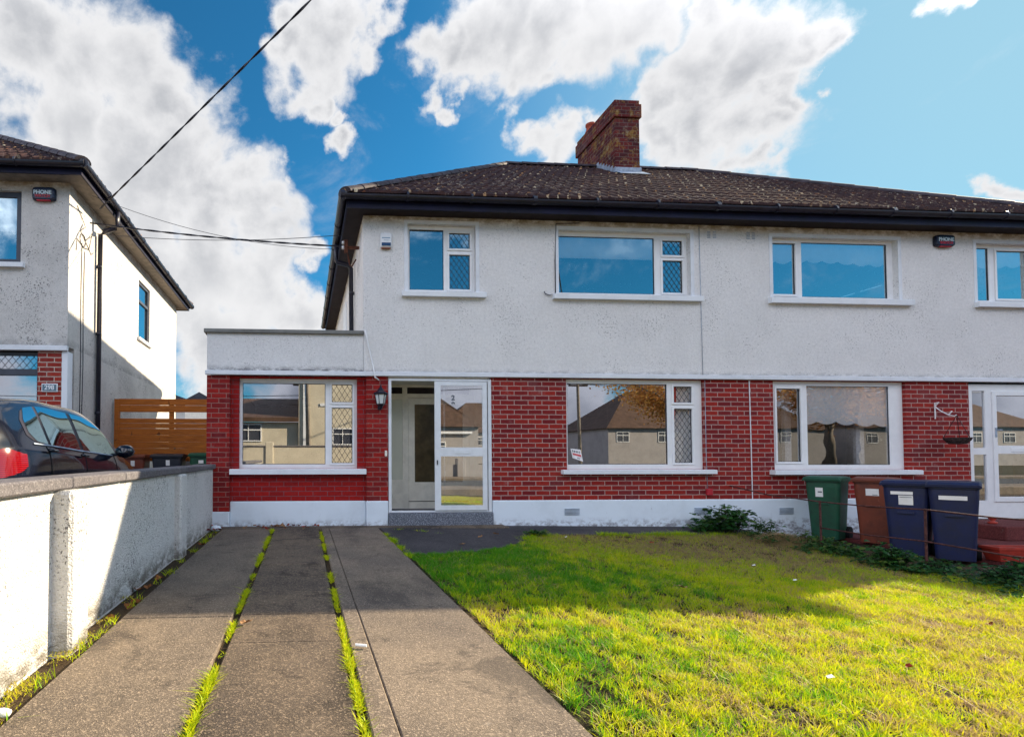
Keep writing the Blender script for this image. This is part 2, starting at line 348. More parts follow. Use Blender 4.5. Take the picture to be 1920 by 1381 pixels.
M['glass_wav'] = glass('window_glass_wavy', .25, tint=(.9, .92, .95), wav=.05)
M['glass_door'] = glass('door_glass', .48)
M['glass_car'] = glass('car_glass', .22, tint=(.25, .3, .32), gcol=(.7, .95, .95))
M['frost'] = simple('obscured_glass', (.10, .072, .035), .22, .6, .6, 2.0)
M['panelglass'] = simple('opaque_panel', (.62, .64, .56), .35, .5, .08, 1.5)

def tile_mat(name, lich_amt=.5):
    t = NT(name, .85, .2)
    c = t.mix(t.ss(t.noise(3, 5, .7), .3, .7), (.058, .028, .024), (.022, .011, .014))
    n = t.math('ADD', t.noise(11, 5, .8), t.ss(t.noise(.9, 3), .3, .7, -.05, .05))
    c = t.mix(t.math('MULTIPLY', t.ss(n, .60, .66), lich_amt), c, (.62, .55, .44))
    c = t.mix(t.math('MULTIPLY', t.ss(t.noise(7, 5, .7, vec=t.scaled((1, 1, 1.7))), .62, .70), lich_amt), c, (.34, .12, .035))
    at = t.n('ShaderNodeAttribute', attribute_name='lip')
    area = t.ss(t.noise(.55, 3, .6), .36, .60)
    k = t.math('MULTIPLY', t.ss(t.math('MULTIPLY', at.outputs['Fac'], t.ss(t.noise(16, 3, .7), .3, .6)), .45, .8), area)
    c = t.mix(t.math('MULTIPLY', k, .9), c, t.mix(t.ss(t.noise(5, 3), .4, .62), (.70, .60, .42), (.45, .22, .08)))
    t.col(c); t.bump(t.noise(60, 4, .7), .5, .01); return t.m
M['tile'] = tile_mat('roof_tile', .45); M['ridge'] = simple('ridge_tile', (.05, .04, .05), .7, .3, .4, 5, bump=.3)

def concrete(name, a, b, stain=.5, specks=.25):
    t = NT(name, .9, .2)
    c = t.mix(t.ss(t.noise(.9, 7, .65), .35, .7), a, b)
    c = t.mix(t.math('MULTIPLY', t.ss(t.noise(3.3, 7, .75), .52, .72), stain), c, tuple(x * .38 for x in b))
    c = t.mix(t.math('MULTIPLY', t.ss(t.noise(5.1, 4, .7, vec=t.scaled((1, 1.6, 1))), .66, .72), .5), c, (.42, .38, .32))
    c = t.mix(t.ss(t.noise(1.5, 6, .6, vec=t.scaled((1.4, .45, 1))), .48, .70, 0, stain * .8), c, tuple(x * .42 for x in b))
    g = t.noise(190, 2, .6); g2 = t.noise(95, 3, .6)
    c = t.mix(t.ss(g, .35, .65, 0, .42), c, tuple(x * .45 for x in b))
    c = t.mix(t.ss(g2, .52, .66, 0, .55), c, tuple(min(1, x * 2.1) for x in a))
    c = t.mix(t.ss(t.noise(34, 3, .75), .36, .64, 0, .38), c, tuple(x * .42 for x in b))
    c = t.mix(t.ss(t.noise(.75, 8, .8, 1.2), .55, .62, 0, stain * .7), c, tuple(x * .5 for x in b))
    c = t.mix(t.ss(t.noise(26, 4, .7), .66, .70, 0, .6), c, (.045, .035, .04))
    t.col(c); t.bump(t.math('ADD', g, g2), .8, .006); return t.m
M['conc'] = concrete('drive_concrete', (.295, .235, .175), (.150, .126, .108), .85)
M['conc_mid'] = concrete('drive_concrete_middle', (.225, .172, .122), (.090, .074, .064), 1.)
M['conc_path'] = concrete('path_concrete', (.285, .230, .172), (.150, .128, .110), .8)
M['tarmac'] = concrete('dark_paving', (.095, .088, .092), (.050, .048, .056), .6)
M['dirt'] = concrete('soil', (.10, .065, .035), (.05, .035, .022), .6)
M['asphalt'] = concrete('road_asphalt', (.07, .07, .072), (.05, .05, .052), .3)
M['redconc'] = concrete('red_concrete', (.20, .05, .045), (.13, .035, .04), .4)
M['coping'] = concrete('coping_concrete', (.20, .19, .20), (.14, .13, .15), .4)
M['coping_d'] = simple('coping_painted', (.03, .035, .055), .6, .3, .4, 6)

# ------------------------------------------------------------------ ground
def gz(x, y):                                  # lawn surface height
    k = min(1, max(0, (x - 1.12) / 5.7)); k = k * k * (3 - 2 * k)
    return -.012 - k * (.07 + .15 * min(1, max(0, -y / 2.2)))
def struct(o): o['kind'] = 'structure'; return o
mb = MB(); mb.add([(-300, -300, -.34), (300, -300, -.34), (300, 400, -.34), (-300, 400, -.34)], [(0, 1, 2, 3)])
struct(mb.build('ground', M['dirt']))
mb = MB(); mb.box(-60, 60, -17.2, -10.6, -.33, -.10); struct(mb.build('road', M['asphalt']))
mb = MB(); mb.bbox(-60, 60, -10.595, -8.72, -.33, .0, .01); mb.bbox(-60, 60, -19.2, -17.205, -.33, .0, .01); struct(mb.build('pavement', M['conc']))
mb = MB(); mb.box(-16, -1.62, -8.7, 12, -.33, .2); struct(mb.build('neighbour_driveway', M['conc']))
# driveway slabs, joints left open
mb = MB()
def slab(m, x0, x1, ys, z=0., gap=.012, b=.006):
    for a, c in zip(ys[:-1], ys[1:]): m.bbox(x0, x1, a + gap / 2, c - gap / 2, -.30, z + random.uniform(-.003, .002), b)
slab(mb, -1.195, -.475, [-8.7, -6.9, -4.6, -2.05, -.32], gap=.006)
slab(mb, .372, 1.10, [-8.7, -7.3, -4.42, -1.9, -.32], gap=.006, z=.002)
slab(mb, .262, .3665, [-8.7, -7.3, -4.42, -1.9, -.32], gap=.004, z=.006)
struct(mb.build('driveway', M['conc']))
mb = MB(); slab(mb, -.425, .215, [-8.7, -7.6, -5.1, -4.55, -2.9, -.32], gap=.009, z=-.004); mb.bbox(-1.36, 3.1, -.31, -.0, -.3, -.004, .006)
struct(mb.build('driveway_middle', M['conc_mid']))
# dark paving before the door with its curved edge, then a strip along the wall
edge = [(1.125, -.315), (1.125, -2.42), (1.3, -2.47), (1.6, -2.40), (1.95, -2.24), (2.3, -2.0), (2.6, -1.72), (2.9, -1.35), (3.15, -1.02), (3.4, -.84), (3.9, -.76), (4.6, -.70), (5.4, -.64), (6.3, -.55), (6.9, -.5), (6.9, -.03), (3.105, -.03), (3.105, -.315)]
mb = MB(); vs = [(x, y, gz(x, y) + .012 if x > 1.2 else 0) for x, y in edge]
mb.add(vs + [(x, y, -.3) for x, y in edge], [tuple(range(len(edge)))] + [(i, (i + 1) % len(edge), len(edge) + (i + 1) % len(edge), len(edge) + i) for i in range(len(edge))])
struct(mb.build('path', M['tarmac']))
# lawn soil as a gently falling sheet
def lawn_in(x, y):
    if x < 1.135 or x > 6.86 or y < -8.6: return False
    lim = np.interp(x, [1.12, 1.3, 1.6, 1.95, 2.3, 2.6, 2.9, 3.15, 3.4, 3.9, 4.6, 5.4, 6.3, 6.9], [-2.44, -2.49, -2.42, -2.26, -2.02, -1.74, -1.37, -1.04, -.86, -.78, -.72, -.66, -.57, -.52])
    return y < lim
mb = MB(); nx, ny = 60, 86; xs = np.linspace(1.105, 6.9, nx); ys = np.linspace(-8.7, -.1, ny)
for j in range(ny):
    for i in range(nx): mb.v.append((xs[i], ys[j], gz(xs[i], ys[j]) - .006 + .006 * math.sin(xs[i] * 9 + ys[j] * 5) * math.sin(ys[j] * 7)))
for j in range(ny - 1):
    for i in range(nx - 1): mb.f.append((j * nx + i, j * nx + i + 1, (j + 1) * nx + i + 1, (j + 1) * nx + i))
def soil(name, green):
    t = NT(name, .95, .1)
    a = t.mix(t.ss(t.noise(1.1, 5, .6), .4, .62), green, (.17, .115, .07))
    a = t.mix(t.ss(t.noise(24, 4, .75), .36, .56), a, (.018, .014, .008)); t.col(a); t.bump(t.noise(50, 4), .8, .02); return t.m
M['soil'] = soil('lawn_soil', (.07, .085, .02))
struct(mb.build('lawn_ground', M['soil'], smooth=True))
mb = MB(); mb.box(6.9, 40, -8.7, 12, -.33, -.25); struct(mb.build('garden_ground', M['dirt']))
mb = MB(); mb.bbox(8.3, 10.9, -3.3, -.06, -.255, -.19, .01); mb.bbox(10.92, 14.5, -3.3, -.06, -.255, -.19, .01); struct(mb.build('patio', M['redconc']))
mb = MB(); mb.add([(-1.38, -8.7, -.05), (-1.20, -8.7, -.02), (-1.20, -.32, -.02), (-1.38, -.32, -.04)], [(0, 1, 2, 3)]); struct(mb.build('soil_strip', M['dirt']))
mb = MB(); mb.add([(-.49, -8.7, -.03), (.28, -8.7, -.03), (.28, -.3, -.03), (-.49, -.3, -.03)], [(0, 1, 2, 3)]); struct(mb.build('soil_joint', M['dirt']))

# ------------------------------------------------------------------ walls with openings
def wall_y(m, x0, x1, z0, z1, y0, y1, ops=()):            # wall in the xz plane, front face y0, back y1
    xs = sorted({x0, x1} | {v for o in ops for v in o[:2]}); zs = sorted({z0, z1} | {v for o in ops for v in o[2:]})
    def hole(a, b): return any(o[0] - 1e-6 <= a and b <= o[1] + 1e-6 for o in [])
    for i in range(len(xs) - 1):
        for j in range(len(zs) - 1):
            cx, cz = (xs[i] + xs[i + 1]) / 2, (zs[j] + zs[j + 1]) / 2
            if any(o[0] < cx < o[1] and o[2] < cz < o[3] for o in ops): continue
            a, b, c, d = xs[i], xs[i + 1], zs[j], zs[j + 1]
            m.add([(a, y0, c), (b, y0, c), (b, y0, d), (a, y0, d)], [(0, 1, 2, 3)])
            m.add([(a, y1, c), (b, y1, c), (b, y1, d), (a, y1, d)], [(3, 2, 1, 0)])
    for (a, b, c, d) in list(ops) + [(x0, x1, z0, z1)]:
        m.add([(a, y0, c), (b, y0, c), (b, y1, c), (a, y1, c), (a, y0, d), (b, y0, d), (b, y1, d), (a, y1, d)],
              [(0, 1, 2, 3), (4, 5, 6, 7), (0, 3, 7, 4), (1, 2, 6, 5)])
def lead(m, x0, x1, z0, z1, y, dx, dz, r=.0027):          # diamond lattice clipped to the pane
    s = dz / dx
    k = -int((z1 - z0) / dz) - 2
    while k * dx < (x1 - x0) + dx:
        for sg in (1, -1):
            # line z = z0 + sg*s*(x - xc)
            xc = x0 + k * dx if sg == 1 else x1 - k * dx
            pts = []
            for xx in (x0, x1):
                zz = z0 + sg * s * (xx - xc)
                if z0 - 1e-9 <= zz <= z1 + 1e-9: pts.append((xx, zz))
            for zz in (z0, z1):
                xx = xc + (zz - z0) / (sg * s)
                if x0 < xx < x1: pts.append((xx, zz))
            if len(pts) >= 2:
                (a, c), (b, d) = pts[0], pts[1]
                L = math.hypot(b - a, d - c)
                if L > .02:
                    nx_, nz_ = -(d - c) / L * r, (b - a) / L * r
                    m.add([(a + nx_, y, c + nz_), (b + nx_, y, d + nz_), (b - nx_, y, d - nz_), (a - nx_, y, c - nz_),
                           (a + nx_, y + .003, c + nz_), (b + nx_, y + .003, d + nz_), (b - nx_, y + .003, d - nz_), (a - nx_, y + .003, c - nz_)],
                          [(0, 1, 2, 3), (7, 6, 5, 4), (0, 4, 5, 1), (1, 5, 6, 2), (2, 6, 7, 3), (3, 7, 4, 0)])
        k += 1
def window(root, x0, x1, z0, z1, y, panes, border=.045, fm=None, gm=None, lm=None, label=None, depth=.06):
    """panes: (x0,x1,z0,z1,sash,leaded) glass rectangles; sash = raised frame round the glass"""
    fm = fm or M['pvc']; gm = gm or M['glass']
    ops = [(p[0], p[1], p[2], p[3]) for p in panes]
    m = MB(); wall_y(m, x0, x1, z0, z1, y, y + depth, ops)
    for p in panes:
        if p[4]:
            e = .034; a, b, c, d = p[:4]
            for q in ((a - e, b + e, c - e, c), (a - e, b + e, d, d + e), (a - e, a, c, d), (b, b + e, c, d)):
                m.bbox(q[0], q[1], y - .016, y - .001, q[2], q[3], .003)
    fr = m.build('window', fm, root, label=label)
    for p in panes:
        a, b, c, d = p[:4]
        g = MB(); g.add([(a, y + .02, c), (b, y + .02, c), (b, y + .02, d), (a, y + .02, d)], [(0, 1, 2, 3)]); g.build('pane', lm or gm if p[5] else gm, fr)
        s = MB()
        for q in ((a, b, c, c + .008), (a, b, d - .008, d), (a, a + .008, c + .008, d - .008), (b - .008, b, c + .008, d - .008)): s.box(q[0], q[1], y + .010, y + .019, q[2], q[3])
        s.build('gasket', M['black'], fr)
        if p[5]:
            l = MB(); lead(l, a + .008, b - .008, c + .008, d - .008, y + .015, p[5][0], p[5][1]); l.build('leading', M['leadline'], fr)
    return fr
def sill(fr, x0, x1, z0, z1, y0, y1, mat=None):
    m = MB(); m.add([(x0, y0, z0), (x1, y0, z0), (x1, y1, z0), (x0, y1, z0), (x0, y0, z1 - .012), (x1, y0, z1 - .012), (x1, y0 + .012, z1 - .004), (x0, y0 + .012, z1 - .004), (x1, y1, z1), (x0, y1, z1)],
        [(0, 3, 2, 1), (0, 1, 5, 4), (4, 5, 6, 7), (7, 6, 8, 9), (0, 4, 7, 9, 3), (1, 2, 8, 6, 5)])
    return m.build('sill', mat or M['sill'], fr)
def surround(m, x0, x1, z0, z1, w=.06, y=-.008, bottom=False):
    m.box(x0 - w, x0, y, .0, z0, z1 + w); m.box(x1, x1 + w, y, 0, z0, z1 + w); m.box(x0, x1, y, 0, z1, z1 + w)

# ------------------------------------------------------------------ hipped roof
def hip_roof(root, x0, x1, y0, y1, z0, pitch, tm, rm, g=.275, wave=.165):
    H = (y1 - y0) / 2; tp = math.tan(pitch); m = MB(); lip = []
    def slope(ox, oy, ux, uy, vx, vy, L):
        n = int(H / g) + 1; cols = max(2, int(L / wave * 6))
        for k in range(n):
            s0 = k * g - (.03 if k == 0 else 0); s1 = min(H, (k + 1) * g + .03); jit = random.uniform(-.003, .003)
            if s0 >= H: continue
            rows = [(s0, -.012, 0.), (s0, .022, 1.), (s0 + .05, .020, .999), (s1, .002, .9)]; base = len(m.v); rnd = [random.uniform(-.004, .004) for _ in range(cols // 6 + 3)]; lr = [random.random() for _ in range(cols // 6 + 3)]
            for (s, dz, wv) in rows:
                for c in range(cols + 1):
                    u = L * c / cols; uu = min(max(u, s), L - s)
                    w = max(0, math.cos(2 * math.pi * u / wave)) * .026 * wv
                    q = s + (rnd[c // 6] if s == s0 else 0)
                    lip.append(max(0, math.cos(2 * math.pi * u / wave)) ** .5 * (.45 + .75 * lr[(c + 3) // 6]) * (1 if wv == 1 else (.75 if wv == 0 else 0)))
                    m.v.append((ox + ux * uu + vx * q, oy + uy * uu + vy * q, z0 + max(s, 0) * tp + dz + w + jit))
            W_ = cols + 1
            for r in (0, 1, 2):
                for c in range(cols):
                    if min(max(L * c / cols, s0), L - s0) == min(max(L * (c + 1) / cols, s0), L - s0): continue
                    a = base + r * W_ + c; m.f.append((a, a + 1, a + 1 + W_, a + W_))
    LX, LY = x1 - x0, y1 - y0
    slope(x0, y0, 1, 0, 0, 1, LX); slope(x1, y0, 0, 1, -1, 0, LY); slope(x1, y1, -1, 0, 0, -1, LX); slope(x0, y1, 0, -1, 1, 0, LY)
    rf = m.build('roof', tm, root); rf.data.attributes.new('lip', 'FLOAT', 'POINT').data.foreach_set('value', np.array(lip, np.float32))
    c = MB(); zr = z0 + H * tp
    R1, R2 = (x0 + H, (y0 + y1) / 2, zr), (x1 - H, (y0 + y1) / 2, zr)
    for A, B in (((x0, y0, z0), R1), ((x0, y1, z0), R1), ((x1, y0, z0), R2), ((x1, y1, z0), R2), (R1, R2)):
        A = Vector(A); B = Vector(B); d = B - A; n = max(1, int(d.length / .36))
        side = d.cross(Vector((0, 0, 1))).normalized(); up = side.cross(d).normalized()
        for i in range(n):
            rr = .115 + random.uniform(-.004, .004); a = A + d * (i / n); b = A + d * ((i + 1.06) / n); o = len(c.v); K = 8
            for p, q in ((a, rr + .010), (b, rr)):
                for k in range(K + 1):
                    t = math.pi * k / K; c.v.append(tuple(p + side * math.cos(t) * q + up * (math.sin(t) * q * .75 - .02)))
            for k in range(K): c.f.append((o + k, o + k + 1, o + K + 2 + k, o + K + 1 + k))
            c.f.append(tuple(o + k for k in range(K + 1)))
    c.build('ridge_tiles', rm, rf)
    return rf
def eaves(root, x0, x1, y0, y1, zs, zf, wall, sm, fmat, gm, zg=None):
    """soffit ring at zs, fascia up to zf, gutters outside; wall = (x0,x1,y0,y1)"""
    m = MB(); a, b, c, d = wall; t = .02
    m.box(x0, x1, y0, c, zs, zs + t); m.box(x0, x1, d, y1, zs, zs + t); m.box(x0, a, c, d, zs, zs + t); m.box(b, x1, c, d, zs, zs + t)
    m.build('soffit', sm, root)
    m = MB(); f = .025
    m.box(x0, x1, y0 - f, y0 - .001, zs - .02, zf); m.box(x0, x1, y1 + .001, y1 + f, zs - .02, zf)
    m.box(x0 - f, x0 - .001, y0 - f, y1 + f, zs - .02, zf); m.box(x1 + .001, x1 + f, y0 - f, y1 + f, zs - .02, zf)
    m.build('fascia', fmat, root)
    g = MB(); zg = zg or zf; r = .062
    def gut(p, q, out):                                # half-round channel
        p = Vector(p); q = Vector(q); out = Vector(out); K = 8; o = len(g.v)
        for rr in (r, r - .006):
            for e in (p, q):
                for k in range(K + 1):
                    t = math.pi * k / K; g.v.append(tuple(e + out * (math.cos(t) * rr) + Vector((0, 0, -math.sin(t) * rr))))
        for s in (0, 1):
            b_ = o + s * 2 * (K + 1)
            for k in range(K): g.f.append((b_ + k, b_ + k + 1, b_ + K + 2 + k, b_ + K + 1 + k))
        for k in range(K): g.f.append((o + k, o + k + 1, o + 2 * (K + 1) + k + 1, o + 2 * (K + 1) + k))
        for e in (0, K): g.f.append((o + e, o + K + 1 + e, o + 3 * (K + 1) + e, o + 2 * (K + 1) + e))
        L = (q - p).length; n = max(1, int(L / .95)); dv = (q - p).normalized()
        for i in range(n + 1):                         # brackets and unions
            c_ = p + (q - p) * (i / n); w = .03 if i % 3 else .06
            g.tube([c_ - dv * w / 2 + Vector((0, 0, -.003)), c_ + dv * w / 2 + Vector((0, 0, -.003))], r + .007, 12)
    gy0, gy1, gx0, gx1 = y0 - f - r, y1 + f + r, x0 - f - r, x1 + f + r
    gut((gx0, gy0, zg), (gx1, gy0, zg), (0, 1, 0)); gut((gx0, gy1, zg), (gx1, gy1, zg), (0, 1, 0))
    gut((gx0, gy0, zg), (gx0, gy1, zg), (1, 0, 0)); gut((gx1, gy0, zg), (gx1, gy1, zg), (1, 0, 0))
    g.build('gutter', gm, root)

# ------------------------------------------------------------------ the pair of houses
H = empty('semi_detached_house', (0, 0, 0), 'pair of semi-detached houses with white roughcast above red brick and one brick chimney', 'house')
XL, XR, YB = .92, 12.98, 7.45
U1 = (1.62, 2.71, 3.64, 4.72); U2 = (4.06, 6.27, 3.65, 4.69); U3 = (7.68, 9.90, 3.66, 4.67); U4 = (11.32, 12.45, 3.65, 4.66)
m = MB(); wall_y(m, XL, XR, 2.37, 4.83, 0, .25, [U1, U2, U3, U4])
sw = [(1.55, 2.25, 3.5, 4.5)]
def wall_x(m, y0, y1, z0, z1, x0, x1, ops=()):
    t = MB(); wall_y(t, y0, y1, z0, z1, x0, x1, ops); t.v = [(p[1], p[0], p[2]) for p in t.v]; m.add(t.v, t.f)
wall_x(m, .25, YB - .25, 2.37, 4.83, XL, XL + .25, [(3.2, 4.0, 3.6, 4.4)]); wall_x(m, .25, YB - .25, -.3, 4.83, XR - .25, XR)
m.box(XL, XR, YB - .25, YB, -.3, 4.83)
m.build('wall', M['render'], H)
for u in (U1, U2, U3, U4):
    m = MB(); surround(m, *u, w=.055); m.build('window_surround', M['course'], H)
# lower storey
L1 = (-1.0, .83, .87, 2.27); L2 = (4.16, 6.45, .85, 2.29); L3 = (7.64, 9.96, .84, 2.29)
m = MB(); wall_y(m, 2.945, 11.1, .37, 2.298, 0, .25, [L2, L3]); m.build('brick_wall', M['brick'], H)
MB().box(-1.48, -1.135, 0, .3, .22, 2.298).build('brick_pier', M['brick_pier'], H); MB().box(.965, 1.305, 0, .3, .37, 2.298).build('brick_pier', M['brick_pier'], H)
m = MB(); wall_y(m, -1.134, .964, .37, 2.298, .085, .3, [L1]); m.build('brick_panel', M['brick_panel'], H)
m = MB(); wall_x(m, .3, 6.0, -.2, 2.96, -1.48, -1.28); wall_y(m, -1.48, .915, 2.372, 2.945, 0, .2); m.box(-1.27, .9, .2, 6, 2.6, 2.7); m.box(-1.48, .915, 5.8, 6, -.2, 2.59)
m.build('extension_wall', M['render_ext'], H)
m = MB(); m.bbox(-1.525, .925, -.045, .22, 2.945, 3.005, .008); m.bbox(-1.525, -1.25, .222, 6.0, 2.945, 3.003, .008); m.build('parapet_cap', M['cap'], H)
m = MB(); m.bbox(-1.50, 13.0, -.055, -.002, 2.30, 2.368, .006); m.build('string_course', M['course'], H)
m = MB(); m.bbox(-1.13, .96, .06, .3, -.3, .368, .01); m.bbox(.962, 1.302, -.022, .28, -.3, .372, .012); m.bbox(2.95, 11.098, -.022, .25, -.3, .369, .012); m.bbox(-1.475, -1.132, -.018, .3, -.3, .219, .012)
m.build('plinth', M['plinth'], H)
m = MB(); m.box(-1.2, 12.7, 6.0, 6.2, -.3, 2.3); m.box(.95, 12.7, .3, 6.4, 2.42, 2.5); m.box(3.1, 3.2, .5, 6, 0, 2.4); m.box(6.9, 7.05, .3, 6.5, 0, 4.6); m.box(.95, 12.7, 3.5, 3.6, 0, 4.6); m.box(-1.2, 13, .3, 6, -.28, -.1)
m.build('interior_wall', M['dark'], H)
EX0, EX1, EY0, EY1 = .66, 13.24, -.26, 7.71
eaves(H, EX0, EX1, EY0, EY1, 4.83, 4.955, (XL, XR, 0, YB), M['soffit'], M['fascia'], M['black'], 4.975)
RF = hip_roof(H, .60, 13.30, -.32, 7.77, 5.03, R(34.6), M['tile'], M['ridge'])
# chimney: top corbelled out, stepped lead at the foot
m = MB(); m.box(6.81, 7.36, 2.9, 4.5, 6.9, 8.50); m.bbox(6.77, 7.40, 2.86, 4.54, 8.50, 8.80, .008); m.bbox(6.80, 7.37, 2.89, 4.51, 8.80, 8.90, .01)
CH = m.build('chimney', M['brick_ch'], RF)
FL = MB(); tp = math.tan(R(34.8))
def rz(y): return 5.03 + min(y + .32, 7.77 - y) * math.tan(R(34.6))
FL.box(6.79, 7.38, 2.87, 2.895, rz(2.9) - .08, rz(2.9) + .13); FL.add([(6.75, 2.60, rz(2.60) + .055), (7.42, 2.60, rz(2.60) + .055), (7.42, 2.89, rz(2.89) + .06), (6.75, 2.89, rz(2.89) + .06)], [(0, 1, 2, 3)])
for i in range(7):
    y = 2.89 + i * .11
    for xx in (6.793, 7.362):
        FL.box(xx, xx + .016, y, y + .10, rz(y) - .05, rz(y) + .16)
FL.build('flashing', M['lead'], RF)
M['pot'] = simple('clay_pot', (.33, .06, .03), .7, .3, .2)
for y in (4.15,): MB().lathe([(.0, 8.9), (.11, 8.9), (.12, 8.95), (.095, 9.0), (.09, 9.07), (.11, 9.09), (.11, 9.14), (.08, 9.14), (.07, 9.0)], 6.95, y, 16).build('chimney_pot', M['pot'], RF, True)
# downpipe on the flank with a swan neck from the gutter
m = MB(); m.tube([(.575, 1.35, 4.90), (.575, 1.35, 4.62), (.60, 1.35, 4.57), (.80, 1.38, 4.54), (.85, 1.40, 4.48), (.86, 1.40, 3.0)], .042, 12)
for z in (3.2, 4.0): m.tube([(.86, 1.40, z), (.86, 1.40, z + .05)], .05, 12)
m.build('downpipe', M['black'], H, True)
# side window on the flank, seen edge on
t = MB(); t.box(.90, .925, 3.2, 4.0, 3.6, 4.4); t.build('window', M['pvc'], H)

# windows of the upper floor
DD = (.085, .12)
w = window(H, 1.62, 2.71, 3.64, 4.72, .085, [(1.665, 2.215, 3.70, 4.665, 0, 0), (2.305, 2.64, 4.37, 4.62, 1, DD), (2.305, 2.64, 3.715, 4.27, 1, DD)], gm=M['glass_up'])
sill(w, 1.52, 2.86, 3.555, 3.638, -.075, .08)
w = window(H, 4.06, 6.27, 3.65, 4.69, .085, [(4.095, 5.715, 3.70, 4.625, 0, 0), (5.85, 6.19, 4.35, 4.59, 1, DD), (5.85, 6.19, 3.73, 4.26, 1, DD)], gm=M['glass_up'])
sill(w, 3.95, 6.43, 3.56, 3.648, -.075, .08)
MB().box(4.08, 5.74, .125, .13, 4.28, 4.64).build('blind', M['blind'], w)
def valance(m, x0, x1, y, z1, z0, step=.28, amp=.045, col=0):
    n = int((x1 - x0) / .035); pts = []
    for i in range(n + 1):
        x = x0 + (x1 - x0) * i / n; ph = (x / step) % 1; pts.append((x, z0 - amp * (1 - (2 * ph - 1) ** 2) + .02 * math.sin(x * 3.1)))
    for (xa, za), (xb, zb) in zip(pts[:-1], pts[1:]): m.add([(xa, y, za), (xb, y, zb), (xb, y, z1), (xa, y, z1)], [(0, 1, 2, 3)])
w = window(H, 7.68, 9.90, 3.66, 4.67, .085, [(7.745, 8.155, 3.745, 4.60, 1, 0), (8.27, 9.80, 3.71, 4.625, 0, 0)], gm=M['glass_up2'])
sill(w, 7.59, 10.10, 3.56, 3.658, -.075, .08); m = MB(); valance(m, 7.7, 9.85, .125, 4.65, 4.32); m.build('valance', M['blind'], w)
w = window(H, 11.32, 12.45, 3.65, 4.66, .085, [(11.37, 11.66, 3.71, 4.61, 0, 0), (11.80, 12.38, 3.745, 4.57, 1, 0)], gm=M['glass_up2'])
sill(w, 11.26, 12.6, 3.56, 3.648, -.075, .08); m = MB(); valance(m, 11.35, 12.4, .125, 4.65, 4.34); m.build('valance', M['blind'], w)
# ground floor
DL = (.085, .135)
w = window(H, -1.0, .83, .87, 2.27, .15, [(-.955, .335, .935, 2.20, 0, 0), (.435, .76, 1.91, 2.19, 1, DL), (.435, .76, .955, 1.82, 1, DL)])
sill(w, -1.13, .96, .785, .868, -.03, .145)
w = window(H, 4.16, 6.45, .85, 2.29, .05, [(4.20, 5.865, .93, 2.225, 0, 0), (5.975, 6.28, 1.93, 2.19, 1, DD), (5.975, 6.28, .955, 1.83, 1, DD)], lm=M['glass_clear'])
sill(w, 4.06, 6.59, .78, .848, -.09, .045)
m = MB()
for i in range(60):
    xa = 5.93 + i * .007; m.add([(xa, .13 + .018 * math.sin(i * 1.1), .9), (xa + .007, .13 + .018 * math.sin((i + 1) * 1.1), .9), (xa + .007, .13 + .018 * math.sin((i + 1) * 1.1), 2.25), (xa, .13 + .018 * math.sin(i * 1.1), 2.25)], [(0, 1, 2, 3)])
m.build('net_curtain', M['lace'], w, True)
m = MB(); pr = [(5.93, 2.25), (6.06, 2.25), (6.05, 1.9), (6.03, 1.7), (6.0, 1.55), (5.93, 1.45)]; m.prism(pr, 'y', .095, .108); m.build('red_curtain', M['redcurt'], w)
w = window(H, 7.64, 9.96, .84, 2.29, .05, [(7.735, 8.15, .97, 2.17, 1, 0), (8.27, 9.72, .92, 2.22, 0, 0)], gm=M['glass_wav'])
sill(w, 7.55, 10.11, .765, .838, -.11, .045)
m = MB(); valance(m, 8.2, 9.8, .11, 2.24, 1.62, .34, .05); m.build('valance', M['blind'], w)
MB().box(9.45, 9.6, .35, .4, .9, 2.2).build('curtain', M['lace'], w); MB().box(8.3, 8.42, .5, .56, .9, 2.2).build('curtain', M['lace'], w)

# sliding porch of the left house
m = MB(); a = .045
m.bbox(1.31, 1.355, -.01, .07, .19, 2.27, .004); m.bbox(2.885, 2.94, -.01, .07, .19, 2.27, .004); m.bbox(1.356, 2.884, -.01, .07, 2.235, 2.27, .004); m.bbox(1.356, 2.884, -.01, .07, .19, .215, .004)
PF = m.build('porch_frame', M['alu'], H)
m = MB(); wall_y(m, 2.03, 2.86, .225, 2.225, -.035, -.012, [(2.125, 2.79, .30, 1.06), (2.125, 2.79, 1.20, 2.165)])
m.bbox(2.33, 2.60, -.042, -.036, 1.10, 1.165, .003)
SD = m.build('sliding_door', M['alu'], H)
for z0_, z1_ in ((.30, 1.06), (1.20, 2.165)): MB().add([(2.125, -.022, z0_), (2.79, -.022, z0_), (2.79, -.022, z1_), (2.125, -.022, z1_)], [(0, 1, 2, 3)]).build('pane', M['glass_door'], SD)
m = MB(); m.box(2.06, 2.075, -.048, -.036, .93, 1.0); m.build('handle', M['black'], SD)
m = MB(); m.box(2.175, 2.20, -.01, 0, .225, 2.2); m.build('door_edge', M['alu'], SD)
tm_ = MB()
for i, ch in enumerate('29'):
    q = text_mesh(ch, .11, .0015, .004); q.xf(Matrix.Translation((2.325, -.026, 1.97 - i * .105)) @ FACE); tm_.add(q.v, q.f)
tm_.build('house_number', simple('number_ink', (.10, .12, .15), .6), SD)
m = MB(); m.box(1.305, 1.32, .07, 1.0, .17, 2.35); m.box(2.93, 2.945, .07, 1.0, .17, 2.35); m.box(1.3, 2.95, .07, 1.0, 2.28, 2.35); m.build('porch_lining', M['cream'], H)
m = MB(); m.box(1.3, 2.95, .0, 1.0, .05, .17); m.build('porch_floor', M['coping'], H)
t = NT('terrazzo', .4, .4); t.col(t.mix(t.ss(t.vor(70, out='Distance'), .2, .5), (.36, .40, .46), (.10, .11, .14))); M['terrazzo'] = t.m
